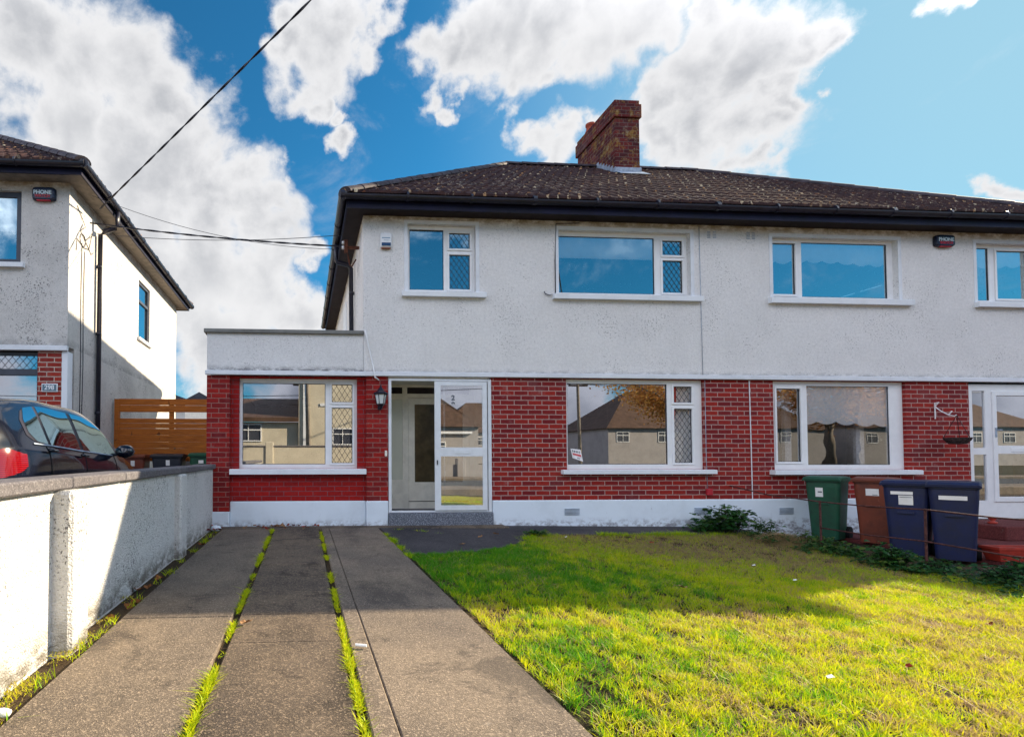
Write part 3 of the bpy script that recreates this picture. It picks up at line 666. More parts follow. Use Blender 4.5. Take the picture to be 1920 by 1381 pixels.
m = MB(); m.bbox(1.306, 2.946, -.05, -.001, -.05, .185, .006); m.build('doorstep', M['terrazzo'], H)
# inner door behind it
m = MB(); wall_y(m, 1.32, 2.93, .17, 2.28, .8, .86, [(1.40, 1.68, 2.13, 2.24), (1.76, 2.85, 2.13, 2.24), (1.40, 1.68, .66, 2.03), (1.78, 2.84, .2, 2.06)])
for i in range(4): m.box(1.38, 1.70, .79, .798, .30 + i * .075, .35 + i * .075)
ID = m.build('inner_door_frame', M['cream'], H)
MB().box(1.40, 1.68, .82, .83, .66, 2.03).build('side_panel', M['panelglass'], ID)
m = MB(); m.box(1.40, 1.68, .83, .84, 2.13, 2.24); m.box(1.76, 2.85, .83, .84, 2.13, 2.24); m.build('transom_pane', M['dark'], ID)
m = MB(); wall_y(m, 1.785, 2.835, .30, 2.055, .81, .85, [(1.89, 2.73, .62, 1.95)]); m.box(1.785, 2.835, .80, .85, .20, .285)
FD = m.build('front_door', M['cream'], H)
MB().box(1.89, 2.73, .825, .835, .62, 1.95).build('obscured_pane', M['frost'], FD)
# door of the right house
m = MB(); wall_y(m, 11.12, 13.0, .02, 2.27, .03, .09, [(11.20, 11.43, 1.20, 2.16), (11.20, 11.43, .32, 1.09), (11.62, 12.70, 1.24, 2.08), (11.62, 12.70, .38, 1.10)])
m.bbox(11.50, 12.85, .012, .029, .16, 2.2, .003) if False else None
for q in ((11.55, 11.62, .30, 2.15), (12.70, 12.78, .30, 2.15), (11.62, 12.70, 1.10, 1.24), (11.62, 12.70, 2.08, 2.15), (11.62, 12.70, .30, .38)): m.bbox(q[0], q[1], .010, .029, q[2], q[3], .003)
m.bbox(11.85, 12.15, .002, .0095, 1.13, 1.20, .002)
D2 = m.build('porch_door', M['pvc'], H)
for q in ((11.20, 11.43, 1.20, 2.16), (11.20, 11.43, .32, 1.09), (11.62, 12.70, 1.24, 2.08), (11.62, 12.70, .38, 1.10)):
    MB().add([(q[0], .05, q[2]), (q[1], .05, q[2]), (q[1], .05, q[3]), (q[0], .05, q[3])], [(0, 1, 2, 3)]).build('pane', M['glass_door'], D2)
m = MB(); m.tube([(11.585, -.02, 1.50), (11.66, -.02, 1.50)], .01); m.box(11.575, 11.595, -.005, .0095, 1.38, 1.54); m.build('handle', M['lead'], D2)
m = MB(); m.box(11.3, 12.9, .6, .62, 0, 2.3); m.build('porch_back', simple('porch_teal', (.28, .42, .42), .8), H)
m = MB(); m.box(11.105, 13.0, .095, .25, -.3, .02); m.build('threshold', M['plinth'], H)
# air vents and wall grilles
def vent(x, z, w_, h_, n=5):
    m = MB(); 
    for i in range(n): m.box(x, x + w_, -.034, -.0225, z + i * h_ / n, z + i * h_ / n + h_ / n * .45)
    return m.build('air_vent', M['lead'], H)
vent(4.10, .14, .24, .11); vent(6.24, .13, .23, .12); vent(7.68, .13, .24, .11)
for x in (6.56, 6.66, 7.24, 7.33):
    m = MB()
    for i in range(5): m.box(x, x + .055, -.006, -.001, 4.62 + i * .024, 4.63 + i * .024)
    m.build('air_vent', M['lead'], H)

# ------------------------------------------------------------------ neighbour on the left
N = empty('neighbour_house', (-9, 3.9, .2), 'white roughcast house at the left edge with dark window frames and its own gutter', 'house')
NX, NY = -3.70, .35
m = MB(); wall_y(m, -14, NX, 2.78, 5.37, NY, NY + .25, [(-5.9, -4.43, 4.08, 5.22)]); 
wall_x(m, NY + .25, 7.15, .1, 5.37, NX - .25, NX, [(3.9, 4.75, 3.72, 5.02)]); m.box(-14, NX, 7.15, 7.4, .1, 5.37); m.box(-14, -13.75, NY + .25, 7.15, .1, 5.37)
m.build('wall', M['render_n'], N)
m = MB(); m.bbox(-14, NX + .02, NY - .07, NY - .001, 2.70, 2.778, .006); m.bbox(NX - .075, NX + .015, NY - .02, NY + .16, .2, 2.698, .005); m.build('trim_board', M['course'], N)
m = MB(); m.box(-4.14, NX - .077, NY - .01, NY + .25, .2, 2.698); m.box(-14, -6.0, NY, NY + .25, .2, 2.698); m.build('brick_pier', M['brick_n'], N)
w = window(N, -6.0, -4.142, 1.4, 2.69, NY + .06, [(-5.95, -4.18, 2.42, 2.64, 0, (.11, .13)), (-5.95, -4.18, 1.45, 2.33, 0, 0)], fm=M['pvc_grey'])
m = MB(); m.box(-6.0, -4.142, NY, NY + .3, .2, 1.4); m.build('brick_apron', M['brick_n'], N)
w = window(N, -5.9, -4.43, 4.08, 5.22, NY + .05, [(-5.8, -4.52, 4.15, 5.14, 0, 0)], fm=M['pvc_grey'], gm=M['glass_up']); sill(w, -6, -4.36, 4.0, 4.078, NY - .07, NY + .05)
MB().box(-5.8, -4.5, NY + .12, NY + .125, 4.62, 5.16).build('blind', M['blind'], w)
t = MB(); ww = MB(); wall_y(ww, 3.9, 4.75, 3.72, 5.02, NX - .09, NX - .03, [(3.96, 4.69, 3.78, 4.55), (3.96, 4.69, 4.61, 4.96)]); ww.v = [(p[1], p[0], p[2]) for p in ww.v]
SWN = ww.build('window', M['pvc_grey'], N)
for z0_, z1_ in ((3.78, 4.55), (4.61, 4.96)): MB().add([(NX - .06, 3.96, z0_), (NX - .06, 4.69, z0_), (NX - .06, 4.69, z1_), (NX - .06, 3.96, z1_)], [(0, 1, 2, 3)]).build('pane', M['glass_up'], SWN)
MB().bbox(NX - .1, NX + .06, 3.82, 4.83, 3.65, 3.718, .006).build('sill', M['sill'], SWN)
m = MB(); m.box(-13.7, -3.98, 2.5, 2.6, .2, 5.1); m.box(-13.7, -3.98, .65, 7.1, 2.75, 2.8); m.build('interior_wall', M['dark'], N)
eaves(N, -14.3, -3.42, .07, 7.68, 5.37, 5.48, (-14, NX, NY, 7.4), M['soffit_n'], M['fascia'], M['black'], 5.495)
hip_roof(N, -14.36, -3.36, .01, 7.74, 5.54, R(34.8), M['tile'], M['ridge'])
m = MB(); m.tube([(-3.335, 1.45, 5.42), (-3.335, 1.45, 5.20), (-3.37, 1.45, 5.13), (-3.58, 1.45, 5.06), (-3.63, 1.45, 5.0), (-3.64, 1.45, .2)], .042, 12)
for z in (1.8, 3.2, 4.4): m.tube([(-3.64, 1.45, z), (-3.64, 1.45, z + .05)], .05, 12)
m.build('downpipe', M['black'], N, True)
# the next pair to the right stands outside the frame and shades part of the lawn
S = empty('next_house', (23, 3.4, 0), 'white hip-roofed house beyond the right edge that shades the lawn', 'house')
MB().box(17.0, 29.5, 0, 6.9, -.3, 4.83).build('wall', M['render'], S)
eaves(S, 16.74, 29.76, -.26, 7.16, 4.83, 4.955, (17.0, 29.5, 0, 6.9), M['soffit'], M['fascia'], M['black'], 4.975)
hip_roof(S, 16.68, 29.82, -.32, 7.22, 5.03, R(34.6), M['tile'], M['ridge'])
for x in (17.8, 20.9, 24.7): 
    w = window(S, x, x + 1.9, 3.65, 4.60, -.03, [(x + .05, x + 1.3, 3.7, 4.55, 0, 0), (x + 1.4, x + 1.85, 3.7, 4.55, 0, 0)], depth=.025)

# ------------------------------------------------------------------ boundary wall
BW = empty('boundary_wall', (-1.47, -4.3, 0), 'long white roughcast garden wall with grey coping between the two driveways', 'wall')
MB().box(-1.56, -1.38, -8.7, -.002, -.3, .872).build('wall_body', M['render_wall'], BW)
m = MB(); m.bbox(-1.40, -1.275, -5.17, -4.92, -.1, .868, .02); m.build('buttress', M['render_wall'], BW)
m = MB(); m.bbox(-1.40, -1.305, -2.40, -2.12, -.1, .866, .02); m.build('buttress', M['render_wall'], BW)
m = MB(); y = -8.7
while y < -.06:
    y2 = min(-.0, y + .92)
    m.add(*bpy_bevel_box(-1.61, -1.335, y + .003, y2 - .003, .873 + random.uniform(-.002, .002), .938 + random.uniform(-.004, .004), .01)); y = y2
m.build('coping', M['coping'], BW)

# ------------------------------------------------------------------ timber fence at the side passage
t = NT('cedar_board', .7, .25)
g_ = t.noise(6, 8, .7, .6, vec=t.scaled((.6, 1, 14))); c_ = t.mix(t.ss(g_, .3, .7), (.55, .17, .024), (.25, .065, .011))
c_ = t.mix(t.ss(t.noise(7, 2, .5), .68, .72, 0, .8), c_, (.09, .03, .01)); t.col(c_); t.bump(g_, .3, .005); M['wood'] = t.m
FN = empty('timber_fence', (-2.6, 2.3, .2), 'orange stained horizontal board fence across the side passage', 'fence')
for i, (z0_, z1_, dy) in enumerate([(2.05, 2.17, 0), (1.915, 2.045, .0), (1.70, 1.79, 0), (1.60, 1.696, 0), (1.47, 1.596, 0), (1.34, 1.469, 0), (1.215, 1.339, 0), (1.09, 1.214, 0), (.965, 1.089, 0)]):
    MB().bbox(-3.57, -1.5, 2.3, 2.322, z0_, z1_, .004).build('board', M['wood'], FN)
for x in (-3.65, -2.62, -1.60): MB().bbox(x, x + .085, 2.324 if x > -3.6 else 2.29, 2.40, .2, 2.165, .004).build('post', M['wood'], FN)

# ------------------------------------------------------------------ wheelie bins
def plastic(name, c):
    t = NT(name, .48, .4); t.col(t.mix(t.ss(t.noise(5, 6, .7), .35, .75), t.mix(t.ss(t.noise(22, 6, .8, vec=t.scaled((1, 1, .3))), .60, .72, 0, .45), c, tuple(x * 1.8 + .05 for x in c)), tuple(x * .5 + .008 for x in c))); t.b.inputs['Roughness'].default_value = .5; return t.m
M['bin_green'] = plastic('bin_green', (.012, .085, .045)); M['bin_brown'] = plastic('bin_brown', (.20, .045, .022)); M['bin_blue'] = plastic('bin_blue', (.008, .014, .065)); M['bin_dark'] = plastic('bin_dark', (.02, .022, .035))
M['label'] = simple('paper_label', (.80, .78, .76), .6, .2, .06); M['ink'] = simple('printed_ink', (.15, .16, .18), .8, .1)
M['rubber'] = simple('rubber', (.012, .012, .014), .8, .2)
def wheelie(x, y, z, a, mat, label, group, w=.42, d=.44, h=.98, labels=(), lid=None):
    b = empty('wheelie_bin', (x, y, z), label, 'bin', group, rz=a); ROOT[b.name] = (0, 0, 0)
    def ring(wx, y0, y1, zz, r=.05):
        pts = []
        for cx, cy, s in ((wx - r, y1 - r, 0), (-wx + r, y1 - r, 90), (-wx + r, y0 + r, 180), (wx - r, y0 + r, 270)):
            for k in range(5): t = R(s + k * 22.5); pts.append((cx + r * math.cos(t), cy + r * math.sin(t), zz))
        return pts
    W2 = w / 2; D2_ = d / 2; m = MB(); prof = [(.78, .72, .02), (.80, .75, .12), (.90, .88, h * .55), (.97, .97, h * .82), (.975, .98, h * .90), (1.03, 1.05, h * .905), (1.03, 1.05, h * .94), (.98, .98, h * .94)]
    n = 20
    for sx, sy, zz in prof: m.v += ring(W2 * sx, -D2_ * sy, D2_ * .98, zz)
    for i in range(len(prof) - 1):
        for k in range(n): m.f.append((i * n + k, i * n + (k + 1) % n, (i + 1) * n + (k + 1) % n, (i + 1) * n + k))
    m.f.append(tuple(range(n))[::-1])
    m.box(-W2 * .35, W2 * .35, -D2_ * .93 - .012, -D2_ * .9, h * .56, h * .585)
    m.build('body', mat, b, False)
    l = MB(); pr = [(-D2_ * 1.16, h * .925), (-D2_ * 1.18, h * .955), (-D2_ * .95, h * .985), (0, h * 1.0), (D2_ * .9, h * .985), (D2_ * 1.12, h * .965), (D2_ * 1.12, h * .945), (-D2_ * 1.05, h * .942)]
    for sx in (-1.07, -.98, .98, 1.07):
        for (py, pz) in pr: l.v.append((W2 * sx, py, pz - (.012 if abs(sx) > 1 else 0)))
    k8 = len(pr)
    for i in range(3):
        for k in range(k8): l.f.append((i * k8 + k, i * k8 + (k + 1) % k8, (i + 1) * k8 + (k + 1) % k8, (i + 1) * k8 + k))
    l.f += [tuple(range(k8))[::-1], tuple(range(3 * k8, 4 * k8))]
    l.build('lid', lid or mat, b)
    MB().tube([(-W2 * .95, D2_ * 1.2, h * .93), (W2 * .95, D2_ * 1.2, h * .93)], .016, 8).build('handle', mat, b, True)
    for s in (-1, 1): MB().lathe([(.0, W2 * s * .86 - .02), (.10, W2 * s * .86 - .02), (.10, W2 * s * .86 + .025), (.0, W2 * s * .86 + .025)], D2_ * 1.02, .10, 18, 'x').build('wheel', M['rubber'], b)
    for (lx0, lx1, lz0, lz1, ink) in labels:
        def fy(zz): # front face of the body leans
            for (s0, q0, a0), (s1, q1, a1) in zip(prof[:-1], prof[1:]):
                if a0 <= zz <= a1: return -D2_ * (q0 + (q1 - q0) * (zz - a0) / max(1e-6, a1 - a0))
            return -D2_
        s = MB(); s.add([(lx0, fy(lz0) - .004, lz0), (lx1, fy(lz0) - .004, lz0), (lx1, fy(lz1) - .004, lz1), (lx0, fy(lz1) - .004, lz1)], [(0, 1, 2, 3)]); s.build('sticker', M['label'], b)
        if ink:
            s = MB()
            for (a0, a1, b0, b1) in ink: s.add([(a0, fy(b0) - .0065, b0), (a1, fy(b0) - .0065, b0), (a1, fy(b1) - .0065, b1), (a0, fy(b1) - .0065, b1)], [(0, 1, 2, 3)])
            s.build('sticker_print', M['ink'], b)
    return b
GB = 'wheelie bins by the party boundary'
wheelie(8.10, -.42, -.22, R(-62), M['bin_green'], 'dark green wheelie bin nearest the house wall, with a small upright sticker', GB, labels=[(-.08, .01, .66, .80, [(-.05, .0, .725, .745)])])
wheelie(8.40, -.88, -.22, R(-62), M['bin_brown'], 'brown wheelie bin between the green bin and the blue bins', GB, labels=[(-.07, .07, .71, .81, [(.0, .055, .72, .728)])])
wheelie(7.86, -1.74, -.22, R(-60), M['bin_blue'], 'blue wheelie bin with a white strip above a printed notice, beside the brown bin', GB, labels=[(-.13, .07, .79, .83, None), (-.06, .07, .66, .78, [(-.05, .06, .755, .762)])])
wheelie(8.02, -2.10, -.22, R(-54), M['bin_blue'], 'blue wheelie bin farthest from the wall, with one wide white strip', GB, labels=[(-.12, .11, .75, .80, None)])
GN = 'bins under the timber fence'
wheelie(-3.13, 1.98, .2, 0, M['bin_brown'], 'dark brown bin under the left end of the timber fence', GN, h=.90, labels=[(-.03, .04, .68, .78, None)])
wheelie(-2.52, 1.98, .2, 0, M['bin_dark'], 'navy bin under the middle of the timber fence', GN, w=.55, h=.91, labels=[(-.01, .06, .69, .79, None)])
wheelie(-1.88, 1.98, .2, 0, M['bin_green'], 'green bin under the right end of the timber fence beside the brick pier', GN, w=.46, h=.93, labels=[(-.06, .03, .73, .79, None)])

# ------------------------------------------------------------------ parked car
CAR = empty('parked_car', (-3.0, -2.2, .2), 'dark blue-black hatchback parked nose to the house behind the garden wall', 'car')
t = NT('car_paint', .18, .2); t.col((.004, .006, .015)); t.b.inputs['Coat Weight'].default_value = .8; t.b.inputs['Coat Roughness'].default_value = .03; M['paint'] = t.m
t = NT('tail_red', .12, .6); t.col(t.mix(t.ss(t.math('SINE', t.math('MULTIPLY', t.z, 420)), -.2, .4), (.26, .004, .008), (.10, .0, .003))); t.b.inputs['Coat Weight'].default_value = 1; M['tail'] = t.m
xc = -3.0
# stations: y, then (half width, z) for sill, low side, crease, shoulder, belt, rail, roof edge, roof mid
ST = [(-4.24, [(.60, .50), (.66, .62), (.68, .78), (.66, .92), (.62, .98), (.56, 1.0), (.4, 1.0), (0, 1.0)]),
      (-4.18, [(.72, .42), (.76, .55), (.77, .82), (.75, 1.02), (.73, 1.12), (.69, 1.16), (.45, 1.16), (0, 1.16)]),
      (-4.06, [(.78, .40), (.81, .55), (.82, .85), (.80, 1.08), (.75, 1.20), (.66, 1.37), (.48, 1.42), (0, 1.43)]),
      (-3.93, [(.80, .40), (.83, .55), (.84, .88), (.82, 1.10), (.79, 1.19), (.645, 1.45), (.49, 1.515), (0, 1.525)]),
      (-3.6, [(.81, .38), (.84, .55), (.85, .90), (.835, 1.10), (.80, 1.18), (.64, 1.50), (.49, 1.555), (0, 1.575)]),
      (-3.1, [(.81, .36), (.845, .55), (.85, .90), (.84, 1.08), (.81, 1.16), (.64, 1.53), (.49, 1.58), (0, 1.605)]),
      (-2.6, [(.81, .36), (.845, .55), (.85, .90), (.84, 1.06), (.81, 1.135), (.64, 1.52), (.49, 1.575), (0, 1.605)]),
      (-2.1, [(.81, .36), (.845, .55), (.85, .88), (.84, 1.03), (.81, 1.115), (.64, 1.51), (.49, 1.57), (0, 1.60)]),
      (-1.75, [(.81, .36), (.845, .55), (.85, .86), (.84, 1.01), (.81, 1.10), (.65, 1.465), (.50, 1.53), (0, 1.56)]),
      (-1.4, [(.81, .36), (.845, .55), (.85, .85), (.84, .99), (.81, 1.085), (.70, 1.34), (.53, 1.41), (0, 1.45)]),
      (-1.15, [(.81, .36), (.845, .55), (.85, .84), (.84, .97), (.80, 1.08), (.76, 1.16), (.60, 1.20), (0, 1.24)]),
      (-.85, [(.80, .36), (.84, .52), (.845, .82), (.83, .94), (.78, 1.03), (.68, 1.07), (.5, 1.10), (0, 1.12)]),
      (-.45, [(.78, .38), (.82, .52), (.82, .78), (.79, .87), (.72, .95), (.60, .98), (.4, 1.01), (0, 1.02)]),
      (-.22, [(.70, .40), (.74, .52), (.74, .70), (.70, .78), (.62, .85), (.50, .88), (.3, .90), (0, .91)]),
      (-.10, [(.55, .42), (.6, .52), (.6, .66), (.56, .70), (.5, .74), (.4, .76), (.2, .77), (0, .77)])]
def cr(p0, p1, p2, p3, t): return .5 * (2 * p1 + (p2 - p0) * t + (2 * p0 - 5 * p1 + 4 * p2 - p3) * t * t + (3 * p1 - p0 - 3 * p2 + p3) * t ** 3)
SY = [s[0] for s in ST]; NS = len(ST)
def surf(y, f, out=0.):                        # point on the right-hand body side; f = section parameter 0..7
    i = min(NS - 2, max(0, int(np.searchsorted(SY, y)) - 1)); ty = (y - SY[i]) / (SY[i + 1] - SY[i])
    def sec(st, f):
        q = st[1]; j = min(6, max(0, int(f))); tf = f - j; g = lambda k: q[min(7, max(0, k))] if k < 8 else (-q[6][0], q[6][1])
        a, b, c, d = g(j - 1), q[j], q[j + 1], (g(j + 2) if j + 2 < 8 else (-q[6][0], q[6][1]))
        return cr(a[0], b[0], c[0], d[0], tf), cr(a[1], b[1], c[1], d[1], tf)
    S4 = [sec(ST[min(NS - 1, max(0, i + k))], f) for k in (-1, 0, 1, 2)]
    w_ = cr(*[s[0] for s in S4], ty); z_ = cr(*[s[1] for s in S4], ty)
    return Vector((w_, -4.24 + (y + 4.24) * .813 if y < -1.3 else y - .55, z_))
def surf_o(y, f, out, side=1):
    p = surf(y, f); a = surf(min(y + .02, SY[-1]), f) - surf(max(y - .02, SY[0]), f); b = surf(y, min(7, f + .03)) - surf(y, max(0, f - .03))
    n = a.cross(b); n = -n.normalized() if a.cross(b).x < 0 else n.normalized()
    p = p + n * out; return (xc + side * p.x, p.y, p.z + .0)
m = MB(); ny_ = 92; nf = 56; ysamp = np.linspace(SY[0], SY[-1], ny_)
for y in ysamp:
    row = [surf(y, 7 * k / nf) for k in range(nf + 1)]
    m.v += [(xc + p.x, p.y, p.z) for p in row] + [(xc - p.x, p.y, p.z) for p in row[::-1][1:]]
NW_ = 2 * nf + 1
for i in range(ny_ - 1):
    for k in range(NW_ - 1): m.f.append((i * NW_ + k, i * NW_ + k + 1, (i + 1) * NW_ + k + 1, (i + 1) * NW_ + k))
    m.f.append((i * NW_ + NW_ - 1, i * NW_, (i + 1) * NW_, (i + 1) * NW_ + NW_ - 1))
m.f += [tuple(range(NW_))[::-1], tuple(range((ny_ - 1) * NW_, ny_ * NW_))]
m.build('body', M['paint'], CAR, True)
def patch(name, poly, mat, out=.006, side=1, parent=None, nseg=14, smooth=True):
    """poly: list of (y, flo, fhi) columns"""
    m = MB(); ys_ = np.linspace(poly[0][0], poly[-1][0], nseg); K = 6
    for y in ys_:
        lo = np.interp(y, [p[0] for p in poly], [p[1] for p in poly]); hi = np.interp(y, [p[0] for p in poly], [p[2] for p in poly])
        for k in range(K + 1): m.v.append(surf_o(y, lo + (hi - lo) * k / K, out, side))
    for i in range(nseg - 1):
        for k in range(K): m.f.append((i * (K + 1) + k, i * (K + 1) + k + 1, (i + 1) * (K + 1) + k + 1, (i + 1) * (K + 1) + k))
    return m.build(name, mat, parent or CAR, smooth)
for s in (1, -1):
    patch('window_trim', [(-3.66, 4.25, 4.6), (-3.55, 4.10, 4.86), (-3.3, 4.0, 4.93), (-2.2, 4.0, 4.93), (-1.5, 4.0, 4.90), (-1.26, 4.0, 4.3)], M['black'], .003, s, nseg=30)
    patch('side_window', [(-3.60, 4.32, 4.6), (-3.50, 4.10, 4.88), (-3.30, 4.05, 4.92)], M['glass_car'], .007, s)
    patch('side_window', [(-3.24, 4.03, 4.93), (-2.5, 4.03, 4.93)], M['glass_car'], .007, s)
    patch('side_window', [(-2.40, 4.03, 4.93), (-1.9, 4.03, 4.92), (-1.50, 4.03, 4.86), (-1.30, 4.03, 4.20)], M['glass_car'], .007, s)
    patch('tail_light', [(-4.215, 2.45, 4.1), (-4.12, 2.35, 3.6), (-4.0, 2.3, 3.25), (-3.9, 2.3, 3.05), (-3.80, 2.45, 2.95)], M['tail'], .008, s)
    patch('belt_trim', [(-3.6, 3.98, 4.03), (-1.3, 3.98, 4.03)], M['lead'], .009, s, nseg=30)
    m = MB(); m.tube([surf_o(-2.62, 3.35, .03, s), surf_o(-2.45, 3.35, .035, s)], .014, 8); m.build('door_handle', M['paint'], CAR, True)
    m = MB(); m.tube([surf_o(-3.42, 3.38, .03, s), surf_o(-3.26, 3.38, .035, s)], .014, 8); m.build('door_handle', M['paint'], CAR, True)
    m = MB(); p = Vector(surf_o(-1.42, 4.1, .0, s))
    m.lathe([(.0, -.055), (.06, -.05), (.085, -.01), (.08, .04), (.04, .07), (0, .072)], 0, 0, 12)
    m.xf(Matrix.Translation((p.x + s * .15, p.y, p.z + .03)) @ Matrix.Rotation(R(90), 4, 'X') @ Matrix.Scale(1.25, 4, (1, 0, 0)) @ Matrix.Scale(.9, 4, (0, 1, 0)))
    m.tube([(p.x - s * .02, p.y, p.z - .01), (p.x + s * .10, p.y, p.z)], .02, 6)
    m.build('mirror', M['paint'], CAR, True)
for yy in (-3.28, -2.36, -1.30):
    MB().tube([surf_o(yy - .02 * f_, f_, .001, 1) for f_ in (1, 1.6, 2.2, 2.8, 3.4, 3.95)], .005, 4).build('door_seam', M['rubber'], CAR)
# rear screen and spoiler
m = MB(); 
for k, (f0, f1) in enumerate([(0, 1)]):
    A = [(-.60, -4.135, 1.18), (.60, -4.135, 1.18), (.56, -4.03, 1.46), (-.56, -4.03, 1.46)]
    m.add([(xc + a, b - .02, c) for a, b, c in A], [(0, 1, 2, 3)])
m.build('rear_window', M['glass_car'], CAR)
m = MB(); m.bbox(xc - .56, xc + .56, -4.16, -3.95, 1.485, 1.515, .01); m.build('spoiler', M['paint'], CAR)
m = MB(); m.bbox(xc - .26, xc + .26, -4.262, -4.25, .74, .85, .003); m.build('number_plate', M['label'], CAR)
for sx in (-.74, .74):
    for y in (-3.6, -1.5):
        wl = MB().lathe([(.18, -.1), (.29, -.1), (.31, -.06), (.31, .06), (.29, .1), (.18, .1)], y, .31 + .2, 28, 'x'); wl.v = [(p[0] + xc + sx, p[1], p[2]) for p in wl.v]
        wh = wl.build('wheel', M['rubber'], CAR, True)
        rm_ = MB().lathe([(.0, .08), (.17, .1), (.18, .08)], y, .51, 20, 'x'); rm_.v = [(xc + sx + (p[0] if sx > 0 else -p[0]), p[1], p[2]) for p in rm_.v]; rm_.build('rim', M['lead'], wh)

CAR.location.z -= .02
# ------------------------------------------------------------------ fittings on the walls
def alarm(x, z, w_, h_, y, label, logo=True):
    a = empty('alarm_box', (x, y, z), label, 'alarm box', None)
    m = MB(); n = 24; rings = []
    for (s, yy) in ((1, 0), (1, -.03), (.93, -.055), (.8, -.065)):
        for k in range(n):
            t = 2 * math.pi * k / n; c, q = math.cos(t), math.sin(t); e = .35
            m.v.append((x + math.copysign(abs(c) ** e, c) * w_ / 2 * s, y + yy, z + math.copysign(abs(q) ** e, q) * h_ / 2 * s))
    for i in range(3):
        for k in range(n): m.f.append((i * n + k, i * n + (k + 1) % n, (i + 1) * n + (k + 1) % n, (i + 1) * n + k))
    m.f.append(tuple(range(3 * n, 4 * n)))
    m.build('cover', M['box_navy'], a, False)
    for s, mat, zz, sz, bd in (('PHONE', M['white_ink'], .012, .082, .003), ('WATCH', M['red_ink'], -.045, .062, .002)):
        q = text_mesh(s, sz, .002, bd); q.xf(Matrix.Translation((x - .01, y - .068, z + zz)) @ FACE); q.build('lettering', mat, a)
    MB().bbox(x - w_ * .3, x + w_ * .3, y - .055, y - .02, z - h_ / 2 - .008, z - h_ / 2 + .03, .006).build('lens', M['red_ink'], a)
M['box_navy'] = simple('navy_plastic', (.006, .010, .035), .25, .5); M['white_ink'] = simple('white_ink', (.62, .74, .80), .5); M['red_ink'] = simple('red_ink', (.42, .008, .02), .4)
alarm(-4.075, 5.165, .36, .215, .349, 'navy alarm box with white and red lettering under the eaves at the left edge')
alarm(10.71, 4.665, .35, .2, -.001, 'navy alarm box with white and red lettering between the right-hand upper windows')
a = empty('alarm_box', (1.27, 0, 4.42), 'white alarm box with a blue lens left of the smallest upper window', 'alarm box')
m = MB(); m.bbox(1.185, 1.36, -.055, -.001, 4.315, 4.54, .012); m.build('cover', M['sill'], a)
MB().bbox(1.20, 1.345, -.062, -.056, 4.335, 4.385, .004).build('lens', simple('blue_lens', (.01, .05, .14), .2), a)
MB().bbox(1.20, 1.345, -.05, -.002, 4.298, 4.314, .004).build('lower_lens', simple('amber_lens', (.25, .09, .05), .3), a)
m = MB(); m.box(1.205, 1.335, -.0565, -.0555, 4.455, 4.467); m.box(1.235, 1.31, -.0565, -.0555, 4.42, 4.426); m.build('print', simple('grey_blue_ink', (.12, .25, .38)), a)
# number plate of the neighbour
a = empty('house_number_plate', (-3.98, .33, 2.1), 'small white-framed blue plate with 298 on the neighbour brick pier', 'sign')
MB().bbox(-4.07, -3.83, .318, .339, 2.06, 2.19, .004).build('plate_frame', M['sill'], a)
MB().box(-4.055, -3.845, .314, .3175, 2.075, 2.175).build('plate', simple('plate_blue', (.10, .17, .22)), a)
q = text_mesh('298', .10, .001, .002); q.xf(Matrix.Translation((-3.95, .312, 2.125)) @ FACE); q.build('number', M['sill'], a)
# lantern
a = empty('wall_lantern', (1.17, 0, 1.95), 'black hexagonal coach lantern with clear panes on the brick pier beside the porch', 'lamp')
cx, cy = 1.17, -.135
MB().lathe([(0, 2.155), (.012, 2.15), (.014, 2.12), (.03, 2.10), (.055, 2.06), (.105, 2.03), (.115, 2.015), (.10, 2.0), (0, 2.0)], cx, cy, 6).build('cap', M['black'], a)
MB().lathe([(0, 1.86), (.07, 1.86), (.06, 1.845), (.035, 1.82), (.02, 1.79), (.008, 1.775), (0, 1.775)], cx, cy, 6).build('base', M['black'], a)
m = MB()
for k in range(6):
    t_ = 2 * math.pi * k / 6; m.tube([(cx + .088 * math.cos(t_), cy + .088 * math.sin(t_), 2.0), (cx + .062 * math.cos(t_), cy + .062 * math.sin(t_), 1.86)], .006, 5)
m.tube([(cx, 0, 1.84), (cx, -.06, 1.83), (cx, -.12, 1.84)], .012, 6); m.bbox(cx - .03, cx + .03, -.015, -.001, 1.78, 1.92, .004); m.build('cage', M['black'], a)
MB().lathe([(.085, 2.0), (.059, 1.86)], cx, cy, 6).build('pane', simple('milky_glass', (.62, .68, .68), .15, .6, .06), a)
# door bell
a = MB().bbox(1.25, 1.285, -.02, -.001, 1.06, 1.15, .005).build('doorbell', M['cream']); tag(a, 'small cream doorbell on the brick pier below the lantern', 'doorbell')
# red socket box
a = MB().bbox(6.45, 6.545, -.05, -.001, .435, .54, .008).build('junction_box', simple('red_box', (.45, .02, .035), .5)); tag(a, 'small red box fixed low on the brick between the two front rooms', 'box')
